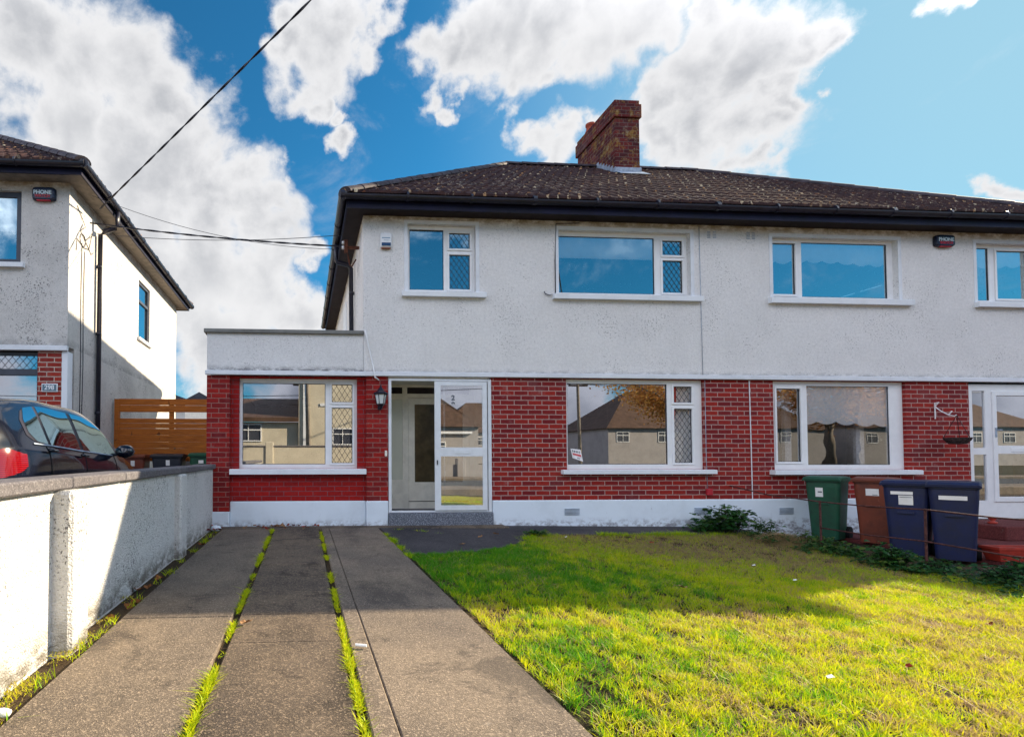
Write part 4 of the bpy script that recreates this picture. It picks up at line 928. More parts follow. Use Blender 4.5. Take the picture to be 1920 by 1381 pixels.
# bracket and hanging basket
a = empty('basket_bracket', (10.5, 0, 1.8), 'white scrolled iron bracket on the brick beside the right door', 'bracket')
m = MB(); m.tube([(10.47, -.012, 1.95), (10.47, -.012, 1.68)], .009, 6); m.tube([(10.47, -.012, 1.88), (10.47, -.10, 1.80), (10.47, -.2, 1.73), (10.48, -.27, 1.71), (10.49, -.29, 1.73)], .008, 6)
m.tube([(10.47, -.012, 1.90), (10.50, -.03, 1.93), (10.48, -.06, 1.95), (10.45, -.04, 1.94)], .007, 6); m.build('arm', M['pvc'], a)
m.v = []; m.f = []; m.tube([(10.47, -.19, 1.74), (10.50, -.20, 1.76), (10.50, -.22, 1.79), (10.46, -.23, 1.78)], .007, 6); m.build('scroll', M['pvc'], a)
b = empty('hanging_basket', (10.47, -.29, 1.3), 'empty dark wicker hanging basket on three thin chains beside the right door', 'basket')
bx, by = 10.49, -.29
m = MB(); m.lathe([(0.0, 1.25), (.10, 1.26), (.15, 1.32), (.165, 1.36), (.15, 1.36), (.0, 1.33)], bx, by, 18); m.build('bowl', simple('wicker', (.055, .04, .04), .9, .1, .5, 40), b)
for k in range(3):
    t_ = 2 * math.pi * k / 3 + .5; MB().tube([(bx, by, 1.72), (bx + .16 * math.cos(t_), by + .16 * math.sin(t_), 1.36)], .004, 5).build('chain', M['soffit'], b)

# ------------------------------------------------------------------ cables
def cable(pts, r, label, mat=None, sag=0., n=18, name='cable', twist=False, group=None):
    P_ = [Vector(p) for p in pts]
    if len(P_) == 2:
        A, B = P_; P_ = [A + (B - A) * (i / n) - Vector((0, 0, sag * 4 * (i / n) * (1 - i / n))) for i in range(n + 1)]
    m = MB()
    if twist:
        L = 0; a_ = []; b_ = []
        for i, p in enumerate(P_):
            if i: L += (p - P_[i - 1]).length
            d = (P_[min(i + 1, len(P_) - 1)] - P_[max(0, i - 1)]).normalized(); s_ = d.cross(Vector((0, 0, 1))).normalized(); u_ = s_.cross(d)
            o_ = s_ * math.cos(L * twist) * r * .9 + u_ * math.sin(L * twist) * r * .9; a_.append(p + o_); b_.append(p - o_)
        m.tube(a_, r, 6); m.tube(b_, r, 6)
    else: m.tube(P_, r, 6)
    o = m.build(name, mat or M['black'], None, True); tag(o, label, 'cable', group); return o
cable([(-3.46, .95, 5.24), (8.5, -9.2, 9.47)], .0085, 'thick twisted overhead cable rising from the left house corner towards the street', sag=.05, n=380, name='overhead_cable', twist=9.)
cable([(-3.6, .9, 4.98), (.66, .55, 4.55)], .0085, 'paired service cable slung between the two houses', sag=.05, n=60, name='service_cable', twist=10.)
cable([(-3.6, 1.2, 4.92), (.62, .50, 4.72)], .005, 'topmost thin cable slung between the two houses', sag=.10, name='service_cable')
cable([(-3.45, .6, 5.3), (.72, .6, 4.52)], .004, 'thin cable sagging lowest between the two houses', sag=.22, name='service_cable')
G2 = 'thin cables fixed to the rough white walls'
cable([(4.4, -.012, 4.80), (4.02, -.012, 4.78), (4.0, -.012, 4.2), (4.0, -.012, 3.66), (3.9, -.02, 3.62), (3.83, -.02, 3.64), (3.81, -.02, 3.68)], .007, 'black cable down the left side of the wide upper window', name='wall_cable')
cable([(6.42, -.008, 4.82), (6.43, -.008, 3.5), (6.44, -.008, 2.37)], .004, 'thin grey vertical wire down the white wall right of the wide upper window', mat=M['lead'], name='wall_cable')
cable([(6.47, -.008, 2.29), (6.47, -.008, 1.0), (6.48, -.012, .54)], .004, 'thin wire down the brick to the red box', mat=M['lead'], name='wall_cable')
cable([(.94, -.06, 3.01), (.98, -.015, 2.85), (1.06, -.01, 2.5), (1.08, -.06, 2.36), (1.09, -.06, 2.28), (1.16, -.02, 2.24)], .012, 'white cable from the flat roof corner down to the lantern pier', mat=M['pvc'], name='wall_cable')
a = MB().tube([(7.22, -.015, 2.29), (7.23, -.015, 1.2), (7.235, -.015, .375)], .007, 6).build('conduit', M['course']); tag(a, 'slim white pipe down the brick on the party line', 'pipe')
random.seed(3)
for i, (s, lab) in enumerate([(0, 'loose tangle of thin cables looping at the top corner of the left house'), (1, 'coil of dark cable hanging below the tangle on the left house'), (2, 'pair of thin wires running down the flank of the left house')]):
    xx = -3.69; pts = []
    if s == 0: pts = [(xx, .62, 5.14), (xx, .8, 5.02), (xx + .02, .9, 4.9), (xx, .75, 4.78), (xx, .95, 4.70), (xx + .03, 1.15, 4.85), (xx, 1.25, 4.95), (xx, 1.1, 4.6), (xx, .9, 4.55), (xx, .62, 4.6), (xx, .6, 4.4)]
    if s == 1: pts = [(xx, .85 + .11 * math.cos(t / 3), 4.66 + .1 * math.sin(t / 3)) for t in range(0, 44)] + [(xx, 1.2, 4.55), (xx, 1.3, 4.62)]
    if s == 2: pts = [(xx, .82, 4.6), (xx, .8, 3.6), (xx, .82, 2.6), (xx, .8, 1.3), (xx, .88, 1.3), (xx, .92, 2.6), (xx, .9, 3.6), (xx, .93, 4.5)]
    cable(pts, .006, lab, name='wall_cable')
a = empty('cable_bracket', (.72, .55, 4.5), 'rusty cable bracket with insulators under the left eaves of the brick house', 'bracket')
m = MB(); m.bbox(.68, .91, .50, .56, 4.50, 4.54, .004); m.bbox(.66, .72, .48, .58, 4.44, 4.64, .006); m.tube([(.72, .53, 4.42), (.76, .7, 4.3), (.82, .9, 4.34), (.9, 1.0, 4.5)], .012, 6); m.build('bracket_arm', simple('rust', (.11, .04, .025), .8, .2, .4, 20), a)
m = MB()
for z in (4.52, 4.60): m.lathe([(0, z - .02), (.028, z - .02), (.02, z), (.028, z + .02), (0, z + .02)], .645, .53, 10)
m.build('insulator', M['sill'], a, True)

# ------------------------------------------------------------------ rail on the party boundary
RL = empty('boundary_rail', (6.88, -3, -.25), 'low rusty iron rail on thin posts dividing the lawn from the right garden', 'railing')
rust = simple('rusty_iron', (.075, .028, .026), .75, .3, .5, 30); RX = 6.88
posts = [(-1.50, .47), (-2.70, .48), (-4.0, .47), (-5.6, .47)]
for (y, zt) in posts: MB().tube([(RX, y, -.34), (RX + random.uniform(-.02, .02), y, zt)], .013, 6).build('post', rust, RL)
for nm, hs in (('top_rail', [(.0, .585), (-.7, .49), (-1.5, .455), (-2.1, .45), (-2.7, .47), (-3.3, .45), (-4, .46), (-5.6, .46), (-7, .45)]), ('lower_rail', [(-1.5, .11), (-2.1, .10), (-2.7, .12), (-3.4, .09), (-4, .11), (-5.6, .11), (-7, .1)])):
    MB().tube([(RX - .012, y, z) for y, z in hs], .009, 6).build(nm, rust, RL, True)
# steps and planters in the right garden
a = MB().bbox(10.35, 12.9, -.95, -.05, -.19, .02, .012).build('doorstep', M['redconc']); tag(a, 'low red painted concrete step before the right door', 'step')
terr = simple('planter_red', (.33, .032, .018), .55, .35, .2)
def planter(x, y, z, a_, label, L=.62, wd=.2, h=.16):
    p = empty('planter', (x, y, z), label, 'planter', 'red planters beside the bins', rz=a_); ROOT[p.name] = (0, 0, 0)
    m = MB(); T = [(-L / 2, -wd / 2), (L / 2, -wd / 2), (L / 2, wd / 2), (-L / 2, wd / 2)]; B_ = [(q[0] * .86, q[1] * .75) for q in T]; I = [(q[0] * .93, q[1] * .8) for q in T]
    m.v = [(*q, 0) for q in B_] + [(*q, h * .82) for q in T] + [(q[0] * 1.03, q[1] * 1.08, h * .82) for q in T] + [(q[0] * 1.03, q[1] * 1.08, h) for q in T] + [(*q, h) for q in I] + [(q[0] * .9, q[1] * .9, h * .7) for q in I]
    for r_ in range(5):
        for k in range(4): m.f.append((r_ * 4 + k, r_ * 4 + (k + 1) % 4, r_ * 4 + 4 + (k + 1) % 4, r_ * 4 + 4 + k))
    m.f.append((3, 2, 1, 0)); m.build('trough', terr, p)
    MB().add([(q[0] * .9, q[1] * .9, h * .72) for q in I], [(0, 1, 2, 3)]).build('compost', M['dirt'], p); return p
planter(8.55, -2.30, -.19, R(-6), 'red trough planter beside the blue bins', h=.17)
planter(8.1, -3.05, -.22, R(-12), 'red trough planter nearest the street, half hidden by weeds', h=.17)
a = MB().lathe([(0, .021), (.05, .021), (.055, .05), (.02, .06), (.045, .10), (.05, .115), (0, .11)], 10.62, -.6, 12).build('plant_pot', terr, None, True); tag(a, 'small upturned red pot standing on the red step', 'pot')
# agent's card behind the front window
a = empty('window_sign', (4.42, .06, 1.05), 'white estate agent card with black and red print hanging crooked inside the window', 'sign')
def card(us, mat, name, y):
    m = MB(); A = Vector((4.255, 0, 1.185)); B = Vector((4.42, 0, 1.165)); C_ = Vector((4.462, 0, .975)); D_ = Vector((4.285, 0, 1.035))
    for (u0, u1, v0, v1) in us:
        P = lambda u, v: tuple((A * (1 - u) + B * u) * (1 - v) + (D_ * (1 - u) + C_ * u) * v + Vector((0, y, 0)))
        m.add([P(u0, v0), P(u0, v1), P(u1, v1), P(u1, v0)], [(0, 1, 2, 3)])
    return m.build(name, mat, a)
card([(0, 1, 0, 1)], simple('card_white', (.85, .83, .85), .5), 'card', .068)
card([(.12, .22, .12, .34), (.27, .42, .16, .33), (.47, .58, .16, .34), (.62, .72, .16, .34), (.8, .88, .14, .36), (.45, .75, .8, .87)], M['ink'], 'black_print', .0665)
card([(.1, .92, .44, .64)], simple('card_red', (.62, .10, .12), .5), 'red_band', .0665)

# ------------------------------------------------------------------ grass and plants
def leafmat(name, stops, trans=.45, rough=.55):
    """colour driven by a per-blade value stored on the mesh"""
    m = bpy.data.materials.new(name); m.use_nodes = True; t = m.node_tree; t.nodes.clear()
    at = t.nodes.new('ShaderNodeAttribute'); at.attribute_name = 'tone'
    cr_ = t.nodes.new('ShaderNodeValToRGB'); t.links.new(at.outputs['Fac'], cr_.inputs[0])
    el = cr_.color_ramp.elements
    while len(el) < len(stops): el.new(.5)
    for e, (p, c) in zip(el, stops): e.position = p; e.color = (*c, 1)
    d = t.nodes.new('ShaderNodeBsdfPrincipled'); d.inputs['Roughness'].default_value = rough; d.inputs['Specular IOR Level'].default_value = .25
    tr = t.nodes.new('ShaderNodeBsdfTranslucent'); mx = t.nodes.new('ShaderNodeMixShader'); mx.inputs[0].default_value = trans
    g = t.nodes.new('ShaderNodeGamma'); g.inputs[1].default_value = .8; t.links.new(cr_.outputs[0], g.inputs[0])
    t.links.new(cr_.outputs[0], d.inputs['Base Color']); t.links.new(g.outputs[0], tr.inputs[0])
    o = t.nodes.new('ShaderNodeOutputMaterial'); t.links.new(d.outputs[0], mx.inputs[1]); t.links.new(tr.outputs[0], mx.inputs[2]); t.links.new(mx.outputs[0], o.inputs[0])
    return m
M['grass'] = leafmat('grass_blade', [(0, (.30, .20, .13)), (.20, (.44, .34, .08)), (.36, (.62, .58, .005)), (.68, (.44, .56, .002)), (1, (.07, .27, .004))], .38)
M['weed'] = leafmat('weed_leaf', [(0, (.12, .15, .02)), (.5, (.03, .11, .018)), (1, (.010, .05, .018))], .3, .4)
RNG = np.random.default_rng(5)
def vnoise(x, y, s, seed=0):
    r = np.random.default_rng(seed); G = r.random((64, 64)); X_ = (x * s) % 63; Y_ = (y * s) % 63
    i = X_.astype(int); j = Y_.astype(int); fx = X_ - i; fy = Y_ - j; fx = fx * fx * (3 - 2 * fx); fy = fy * fy * (3 - 2 * fy)
    return (G[i, j] * (1 - fx) + G[(i + 1) % 64, j] * fx) * (1 - fy) + (G[i, (j + 1) % 64] * (1 - fx) + G[(i + 1) % 64, (j + 1) % 64] * fx) * fy
def blades(name, P, L, Wd, tone, mat, lean=.5, bend=.5):
    """P (n,3) roots, L lengths, Wd widths: each blade is a bent strip of two quads and a tip"""
    n = len(P); a = RNG.random(n) * 2 * np.pi; ln = RNG.normal(0, lean, n); la = RNG.random(n) * 2 * np.pi
    side = np.stack([np.cos(a), np.sin(a), np.zeros(n)], 1) * (Wd / 2)[:, None]
    dirh = np.stack([np.cos(la), np.sin(la)], 1); bd = np.abs(RNG.normal(0, bend, n))
    def pt(t):
        h = (np.abs(ln) * t + bd * t * t)[:, None] * L[:, None]
        return P + np.concatenate([dirh * h, (L * t * (1 - .35 * np.minimum(1, bd) * t))[:, None]], 1)
    p0, p1, p2 = pt(0.), pt(.5), pt(1.)
    V = np.stack([p0 - side, p0 + side, p1 + side * .8, p1 - side * .8, p2], 1).reshape(-1, 3).astype(np.float32)
    base = np.arange(n)[:, None] * 5
    loops = np.concatenate([base + np.array([0, 1, 2, 3]), base + np.array([3, 2, 4])], 1).reshape(-1).astype(np.int32)
    starts = (np.arange(n)[:, None] * 7 + np.array([0, 4])).reshape(-1).astype(np.int32)
    me = bpy.data.meshes.new(name); me.vertices.add(len(V)); me.vertices.foreach_set('co', V.reshape(-1))
    me.loops.add(len(loops)); me.loops.foreach_set('vertex_index', loops)
    me.polygons.add(2 * n); me.polygons.foreach_set('loop_start', starts)
    me.update(calc_edges=True)
    at = me.attributes.new('tone', 'FLOAT', 'POINT'); at.data.foreach_set('value', np.repeat(np.clip(tone, 0, 1), 5).astype(np.float32))
    me.materials.append(mat); o = bpy.data.objects.new(name, me); COL.objects.link(o); return o
def gzv(x, y):
    k = np.clip((x - 1.12) / 5.7, 0, 1); k = k * k * (3 - 2 * k); return -.012 - k * (.07 + .15 * np.clip(-y / 2.2, 0, 1))
lim_x = [1.12, 1.3, 1.6, 1.95, 2.3, 2.6, 2.9, 3.15, 3.4, 3.9, 4.6, 5.4, 6.3, 6.9]; lim_y = [-2.44, -2.49, -2.42, -2.26, -2.02, -1.74, -1.37, -1.04, -.86, -.78, -.72, -.66, -.57, -.52]
n = 560000
x = RNG.uniform(1.10, 6.9, n); y = RNG.uniform(-7.6, -.5, n)
dist = np.hypot(x, y + 8.2)
lim = np.interp(x, lim_x, lim_y) + .05 * (vnoise(x, y, 3, 4) - .3)
cl = .6 * vnoise(x, y, 17, 21) + .4 * vnoise(x + 3.3, y + 1.7, 31, 22)      # clumps a few centimetres wide
dens = .30 + .6 * vnoise(x, y, 2.2, 1) + 1.9 * (cl - .5)
dry = np.clip((y + 3.3 + .55 * (x - 3.) * .55) / 2.2, 0, 1) * np.clip((x - 1.8) / 2.0, 0, 1)      # worn ground towards the bins
dry = np.clip(dry * .95 + .55 * (vnoise(x, y, 1.6, 6) - .5), 0, 1)
keep = (y < lim) & (x > 1.115 + .03 * vnoise(x, y, 7, 3)) & (RNG.random(n) < dens * (1 - .50 * dry)) & ((y > -6.6) | (RNG.random(n) < .5))
x, y, dry, cl = x[keep], y[keep], dry[keep], cl[keep]; n = len(x)
tall = np.clip(vnoise(x, y, 5, 8) * .9 - .2 + (cl - .5) * 1.4, 0, 1)
Lb = (.028 + .034 * tall + .012 * RNG.random(n)) * (1 - .50 * dry) * np.where(RNG.random(n) < .04, 1.5, 1)
tone = .62 + .42 * (vnoise(x, y, 1.3, 9) - .5) + .5 * (vnoise(x, y, 8, 10) - .5) + RNG.normal(0, .17, n) - .50 * dry - .06 * np.clip(x - 2.0, 0, 9) + .55 * (vnoise(x + 5, y + 2, 13, 33) - .5) + .42 * np.clip((y + 4.7) / .9, 0, 1) * np.clip((5.2 - x) / 3, 0, 1) + .05 - .10 * np.clip((-y - 4.2) / 1.5, 0, 1) * np.clip((x - 1.6), 0, 1)  # house-shadow band greener, sunlit part yellower: shade and sun put into blade colour
mix_ = (RNG.random(n) < .35) & (dry > .25) & (cl > .52)          # green tufts that survive in the dry part
tone = np.where(mix_, RNG.normal(.78, .12, n), tone); Lb = Lb * np.where(mix_, 1.5, 1)
P = np.stack([x, y, gzv(x, y) - .004], 1)
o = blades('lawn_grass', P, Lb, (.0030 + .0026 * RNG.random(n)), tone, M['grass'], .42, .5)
tag(o, None, None, None, 'stuff')
# flat dead thatch between the blades
k = RNG.random(n) < (.10 + .55 * dry); m_ = int(k.sum()); P2 = P[k] + np.stack([RNG.normal(0, .01, m_), RNG.normal(0, .01, m_), np.full(m_, .004)], 1)
tag(blades('lawn_thatch', P2, RNG.uniform(.02, .05, m_), np.full(m_, .004), RNG.uniform(0, .16, m_), M['grass'], 1.6, .6), kind='stuff')
# tufts in the driveway joints and at the edges
def tufts(name, line, cnt, spread, L0, L1, tn=.75, clump=14, gap_seed=1, weed=.1):
    line = np.array(line, float); s = RNG.random(cnt); seg = np.concatenate([[0], np.cumsum(np.linalg.norm(np.diff(line, axis=0), axis=1))]); d = s * seg[-1]
    cxs = np.interp(d, seg, line[:, 0]); cys = np.interp(d, seg, line[:, 1])
    g = vnoise(d, d * 0 + 3, 5, gap_seed); sel = RNG.random(cnt) < np.clip(g * 2.4 - .62, .04, 1); cxs, cys, g = cxs[sel], cys[sel], g[sel]
    X = np.repeat(cxs, clump) + RNG.normal(0, spread, len(cxs) * clump); Yv = np.repeat(cys, clump) + RNG.normal(0, .03, len(cxs) * clump)
    Ls = RNG.uniform(L0, L1, len(X)) * np.repeat(.5 + g, clump)
    Z = np.where(X > 1.12, gzv(X, Yv), -.012)
    return tag(blades(name, np.stack([X, Yv, Z], 1), Ls, np.full(len(X), .005), RNG.normal(tn, .15, len(X)), M['grass'], .8, .6), kind='stuff')
tufts('joint_grass', [(-.45, -8.2), (-.44, -5.5), (-.455, -3), (-.455, -.35)], 560, .008, .012, .036, .62)
tufts('joint_grass', [(.238, -8.2), (.238, -5.2), (.238, -3), (.238, -.7)], 560, .008, .012, .034, .58, gap_seed=3)
tufts('edge_grass', [(-1.215, -8), (-1.23, -4.4), (-1.24, -.4)], 60, .02, .02, .06, .7, gap_seed=7)
tufts('edge_grass', [(1.12, -2.6), (1.125, -1.9), (1.12, -1.35), (1.12, -.6)], 110, .02, .02, .05, .8, gap_seed=9)
tufts('edge_grass', [(1.3, -.45), (1.9, -.9), (1.5, -.5)], 10, .03, .02, .04, .8)
tufts('edge_grass', [(2.9, -1.35), (3.2, -.95), (4.4, -.74), (6.6, -.55)], 240, .04, .03, .07, .8, gap_seed=2)
tufts('edge_moss', [(-1.30, -8), (-1.30, -5.2), (-1.33, -4)], 500, .035, .008, .02, .3, 12, 5)
def leafy(n_stems, spread, h, leaf, seed, tone=.6):
    """bushy weed: arching stems carrying many creased leaves"""
    r = random.Random(seed); st = MB(); lv = MB(); tones = []
    for i in range(n_stems):
        a = r.uniform(0, 2 * math.pi); d = spread * math.sqrt(r.random()); b = Vector((math.cos(a) * d * .5, math.sin(a) * d * .4, 0)); t_ = Vector((math.cos(a) * d, math.sin(a) * d * .7, h * r.uniform(.45, 1) * (1.15 - .5 * d / spread)))
        st.tube([b, b.lerp(t_, .5) + Vector((0, 0, h * .12)), t_], [.004, .003, .002], 4, False)
        for k in range(r.randint(9, 15)):
            u = r.uniform(.15, 1.05); c = b.lerp(t_, u) + Vector((r.gauss(0, leaf * .7), r.gauss(0, leaf * .7), h * .12 * 4 * u * (1 - u) * .7))
            L = leaf * r.uniform(.6, 1.25); az = r.uniform(0, 2 * math.pi); el = r.uniform(-.5, .5); D = Vector((math.cos(az) * math.cos(el), math.sin(az) * math.cos(el), math.sin(el))); S_ = D.cross(Vector((r.gauss(0, .3), r.gauss(0, .3), 1))).normalized(); U_ = S_.cross(D)
            w_ = L * .38; o_ = len(lv.v)
            for p in (c, c + D * L * .35 + S_ * w_ + U_ * L * .08, c + D * L * .75 + S_ * w_ * .7 + U_ * L * .04, c + D * L - U_ * L * .12, c + D * L * .75 - S_ * w_ * .7 + U_ * L * .04, c + D * L * .35 - S_ * w_ + U_ * L * .08, c + D * L * .5): lv.v.append(tuple(p))
            lv.f += [(o_, o_ + 1, o_ + 6), (o_ + 1, o_ + 2, o_ + 6), (o_ + 2, o_ + 3, o_ + 6), (o_ + 3, o_ + 4, o_ + 6), (o_ + 4, o_ + 5, o_ + 6), (o_ + 5, o_, o_ + 6)]; tones += [min(1, max(0, r.gauss(tone, .2)))] * 7
    return st, lv, tones
PROTO = {}
def plant(name, x, y, z, n_stems, spread, h, leaf, seed, label, tone=.6, group=None):
    e = empty(name, (x, y, z), label, 'plant', group); ROOT[e.name] = (0, 0, 0)
    st, lv, tn = leafy(n_stems, spread, h, leaf, seed, tone)
    st.build('stem', M['soffit'], e); o = lv.build('foliage', M['weed'], e)
    at = o.data.attributes.new('tone', 'FLOAT', 'POINT'); at.data.foreach_set('value', np.array(tn, np.float32)); return e
plant('leafy_shrub', 6.42, -.42, -.10, 46, .42, .44, .085, 1, 'dark green leafy shrub growing against the white plinth', .65)
plant('weed', 6.0, -.40, -.08, 14, .25, .14, .06, 2, 'low green weed spreading left of the shrub', .6)
plant('weed', 6.92, -.60, -.14, 16, .22, .34, .055, 3, 'upright weed right of the shrub with pointed leaves', .55)
plant('weed', 7.0, -1.15, -.2, 26, .34, .24, .05, 4, 'bright green weed in front of the green bin', .35)
plant('weed', 6.95, -1.55, -.22, 26, .32, .20, .055, 5, 'green weed clump below the brown bin', .5)
plant('weed', 6.85, -2.35, -.24, 30, .26, .33, .06, 6, 'tall weed against the blue bins beside the second rail post', .6)
plant('weed', 6.95, -2.75, -.24, 20, .22, .22, .05, 7, 'broad weed at the foot of the second rail post', .7)
plant('weed', 7.1, -3.30, -.24, 44, .34, .30, .055, 8, 'dense dark weed covering the nearest red planter', .8)
plant('weed', 7.0, -3.95, -.24, 44, .36, .26, .055, 9, 'dark ivy-like clump at the right edge below the rail', .9)
plant('weed', 3.2, -1.0, -.03, 12, .14, .09, .045, 10, 'small weed at the far corner of the lawn by the dark paving', .5)
# trailing low ground cover along the rail
r_ = random.Random(12); gc = MB(); gt = []
for i in range(52):
    y_ = r_.uniform(-4.6, -.7); st, lv, tn = leafy(6, .22, r_.uniform(.07, .18), .045, 100 + i, .55); off = Vector((6.75 + r_.gauss(0, .16) + .05 * (-y_ - 2), y_, gz(6.7, y_)))
    lv.v = [tuple(Vector(p) + off) for p in lv.v]; gc.add(lv.v, lv.f); gt += tn
o = gc.build('ground_cover', M['weed']); o.data.attributes.new('tone', 'FLOAT', 'POINT').data.foreach_set('value', np.array(gt, np.float32)); tag(o, kind='stuff')
# heap of dead clippings near the shrub
n = 5000; xx = RNG.normal(6.75, .16, n); yy = RNG.normal(-1.05, .16, n)
tag(blades('dry_clippings', np.stack([xx, yy, gzv(xx, yy) + .10 * np.exp(-((xx - 6.75) ** 2 + (yy + 1.05) ** 2) / .04) * RNG.random(n)], 1), RNG.uniform(.03, .09, n), np.full(n, .004), RNG.uniform(0, .12, n), M['grass'], 1.6, .8), kind='stuff')

# ------------------------------------------------------------------ fallen leaves, litter, stone
def leaf_mesh(seed, col):
    r = random.Random(seed); m = MB(); K = 9; m.v.append((0, 0, .006))
    for k in range(K):
        a = 2 * math.pi * k / K; q = .032 * (.65 + .5 * r.random()) * (1.25 if k % 3 == 0 else .9); m.v.append((math.cos(a) * q, math.sin(a) * q * .75, .004 + .022 * r.random()))
    for k in range(K): m.f.append((0, 1 + k, 1 + (k + 1) % K))
    me = m.build('fallen_leaf', col); return me
lm = [simple('leaf_red', (.26, .035, .018), .7, .2, .4), simple('leaf_brown', (.17, .065, .02), .8, .2, .4), simple('leaf_tan', (.34, .19, .09), .8, .2, .3)]
protos = [leaf_mesh(i, lm[i % 3]) for i in range(6)]
r_ = random.Random(4); first = set()
def leaf(x, y, z, lab, grp, s=1., k=None):
    k = r_.randrange(6) if k is None else k
    o = protos[k] if k not in first else protos[k].copy()
    if k in first: COL.objects.link(o)
    first.add(k); o.location = (x, y, z); o.rotation_euler = (r_.uniform(-.3, .3), r_.uniform(-.3, .3), r_.uniform(0, 6)); o.scale = (s, s, s); tag(o, lab, 'leaf', grp)
for i in range(26):
    x_ = -.62 + abs(r_.gauss(0, .55)) if i < 18 else r_.uniform(-1.3, 1.0)
    leaf(x_, -r_.uniform(.03, .16) if i % 4 else -r_.uniform(.2, .45), .006, ('curled red-brown leaf under the leaded side window by the foot of the garage wall' if x_ > .2 else ('curled red-brown leaf at the house end of the middle slab' if x_ > -.45 else 'curled red-brown leaf at the house end of the left slab')), 'leaves along the garage wall', r_.uniform(.8, 1.5))
for i in range(8): leaf(r_.uniform(-1.36, -1.2), r_.uniform(-.5, -.05), .0, 'dark red leaf in the corner between garden wall and brick pier', 'leaves in the wall corner', 1.5, 0 if i % 2 else 3)
for i in range(7): leaf(r_.uniform(-1.34, -1.22), r_.uniform(-4.8, -1.5), -.03, 'rust coloured leaf in the soil strip along the garden wall', 'leaves in the soil strip', 1.6, 1)
for (x_, y_, lab) in [(1.9, -1.9, 'pale leaf on the dark paving near the lawn corner'), (2.3, -1.35, 'pale leaf on the dark paving towards the doorstep'), (2.6, -1.1, 'pale leaf at the curved lawn edge')]: leaf(x_, y_, .0, lab, None, 1.2, 5)
for (x_, y_, lab) in [(4.6, -1.4, 'bright red petal-like leaf on the far grass'), (4.85, -4.7, 'red-brown leaf on the sunlit grass at the right'), (3.15, -5.6, 'dark red leaf low in the sunlit grass'), (5.9, -1.3, 'red leaf near the dry clippings')]: leaf(x_, y_, gz(x_, y_) + .035, lab, None, .85, 0)
leaf(-.37, -4.78, .0, 'tan leaf on the middle slab at the shadow edge', None, 1.3, 2)
leaf(3.1, -4.0, gz(3.1, -4) + .05, 'pale narrow leaf lying in the shaded grass', None, 1.4, 5)
st_ = MB().lathe([(0, -.03), (.05, -.025), (.075, .01), (.06, .045), (.02, .06), (0, .06)], 0, 0, 9); st_.v = [(p[0] * random.uniform(.9, 1.15) - 1.28, p[1] * random.uniform(.7, .9) - .33, p[2]) for p in st_.v]
tag(st_.build('stone', M['plinth'], None, True), 'rounded pale stone at the far end of the garden wall', 'stone')
st_ = MB().lathe([(0, -.01), (.03, -.01), (.04, .008), (.02, .02), (0, .022)], 0, 0, 8); st_.v = [(p[0] - 1.24, p[1] * .7 - 5.9, p[2]) for p in st_.v]
tag(st_.build('stone', M['sill'], None, True), 'flat pale pebble in the soil near the bottom left corner', 'stone')
a = MB().tube([(.285, -5.25, .022), (.345, -5.27, .022)], .0085, 8).build('white_stub', M['pvc']); tag(a, 'short white stub lying across the joint of the driveway', 'litter')
for i, (x_, y_, lab) in enumerate([(4.95, -2.6, 'white scrap of paper on the shaded lawn left of the bins'), (5.3, -5.2, 'white scrap on the sunlit lawn at the far right'), (4.7, -3.35, 'tiny white scrap at the tip of the sunlit patch'), (2.55, -5.75, 'small white scrap low on the sunlit lawn'), (3.55, -1.15, 'pale scrap where the lawn meets the dark paving')]):
    m = MB(); z_ = gz(x_, y_) + .035; m.add([(x_ - .018, y_ - .007, z_), (x_ + .015, y_ - .012, z_ + .006), (x_ + .018, y_ + .011, z_ + .012), (x_ - .012, y_ + .013, z_ + .004)], [(0, 1, 2, 3)])
    tag(m.build('paper_scrap', M['label']), lab, 'litter')

# ------------------------------------------------------------------ rear: rooftops seen through the gap
def gable(name, x, y, z, w_, d_, h, label, mat, wall):
    e = empty(name, (x, y, -.3), label, 'building', None)
    MB().box(x - w_ / 2, x + w_ / 2, y, y + d_, -.3, z).build('wall', wall, e)
    MB().prism([(x - w_ / 2 - .15, z), (x + w_ / 2 + .15, z), (x, z + h)], 'y', y - .15, y + d_ + .15).build('roof', mat, e)
slate = simple('slate', (.035, .04, .055), .6, .3, .3, 3)
gable('garden_shed', -5.45, 20, 3.9, 1.5, 3, .5, 'small dark gabled roof seen in the gap above the timber fence', slate, M['cream'])
gable('far_house', -9.4, 30, 4.3, 6.5, 6, 1.2, 'dark roof of a far house just beyond the rear corner of the left house', slate, M['render_n'])
gable('back_shed', -2.9, 11, 1.35, 2.6, 3, .45, 'dark low shed behind the timber fence gap', slate, slate)

# ------------------------------------------------------------------ across the road (seen mirrored in the glass)
M['wall_cream'] = roughcast('cream_roughcast', (.66, .60, .48), [], bump=.4, speck=.2); M['wall_white'] = roughcast('far_white', (.40, .38, .38), [], bump=.4, speck=.2)
M['roof_brown'] = simple('brown_roof', (.085, .05, .035), .8, .2, .3, 2.)
def owin(root, x, z, w_, h_, y, cols=3):
    m = MB(); panes = []; cw = (w_ - .08) / cols
    for i in range(cols): panes += [(x + .06 + i * cw, x + .02 + (i + 1) * cw, z + .06, z + h_ * .62), (x + .06 + i * cw, x + .02 + (i + 1) * cw, z + h_ * .68, z + h_ - .06)]
    t_ = MB(); wall_y(t_, x, x + w_, z, z + h_, -y, -y + .05, panes); t_.v = [(p[0], -p[1], p[2]) for p in t_.v]; f = t_.build('window', M['pvc'], root)
    MB().box(x + .03, x + w_ - .03, y - .05, y - .045, z + .03, z + h_ - .03).build('pane', M['pvc_grey'], f)
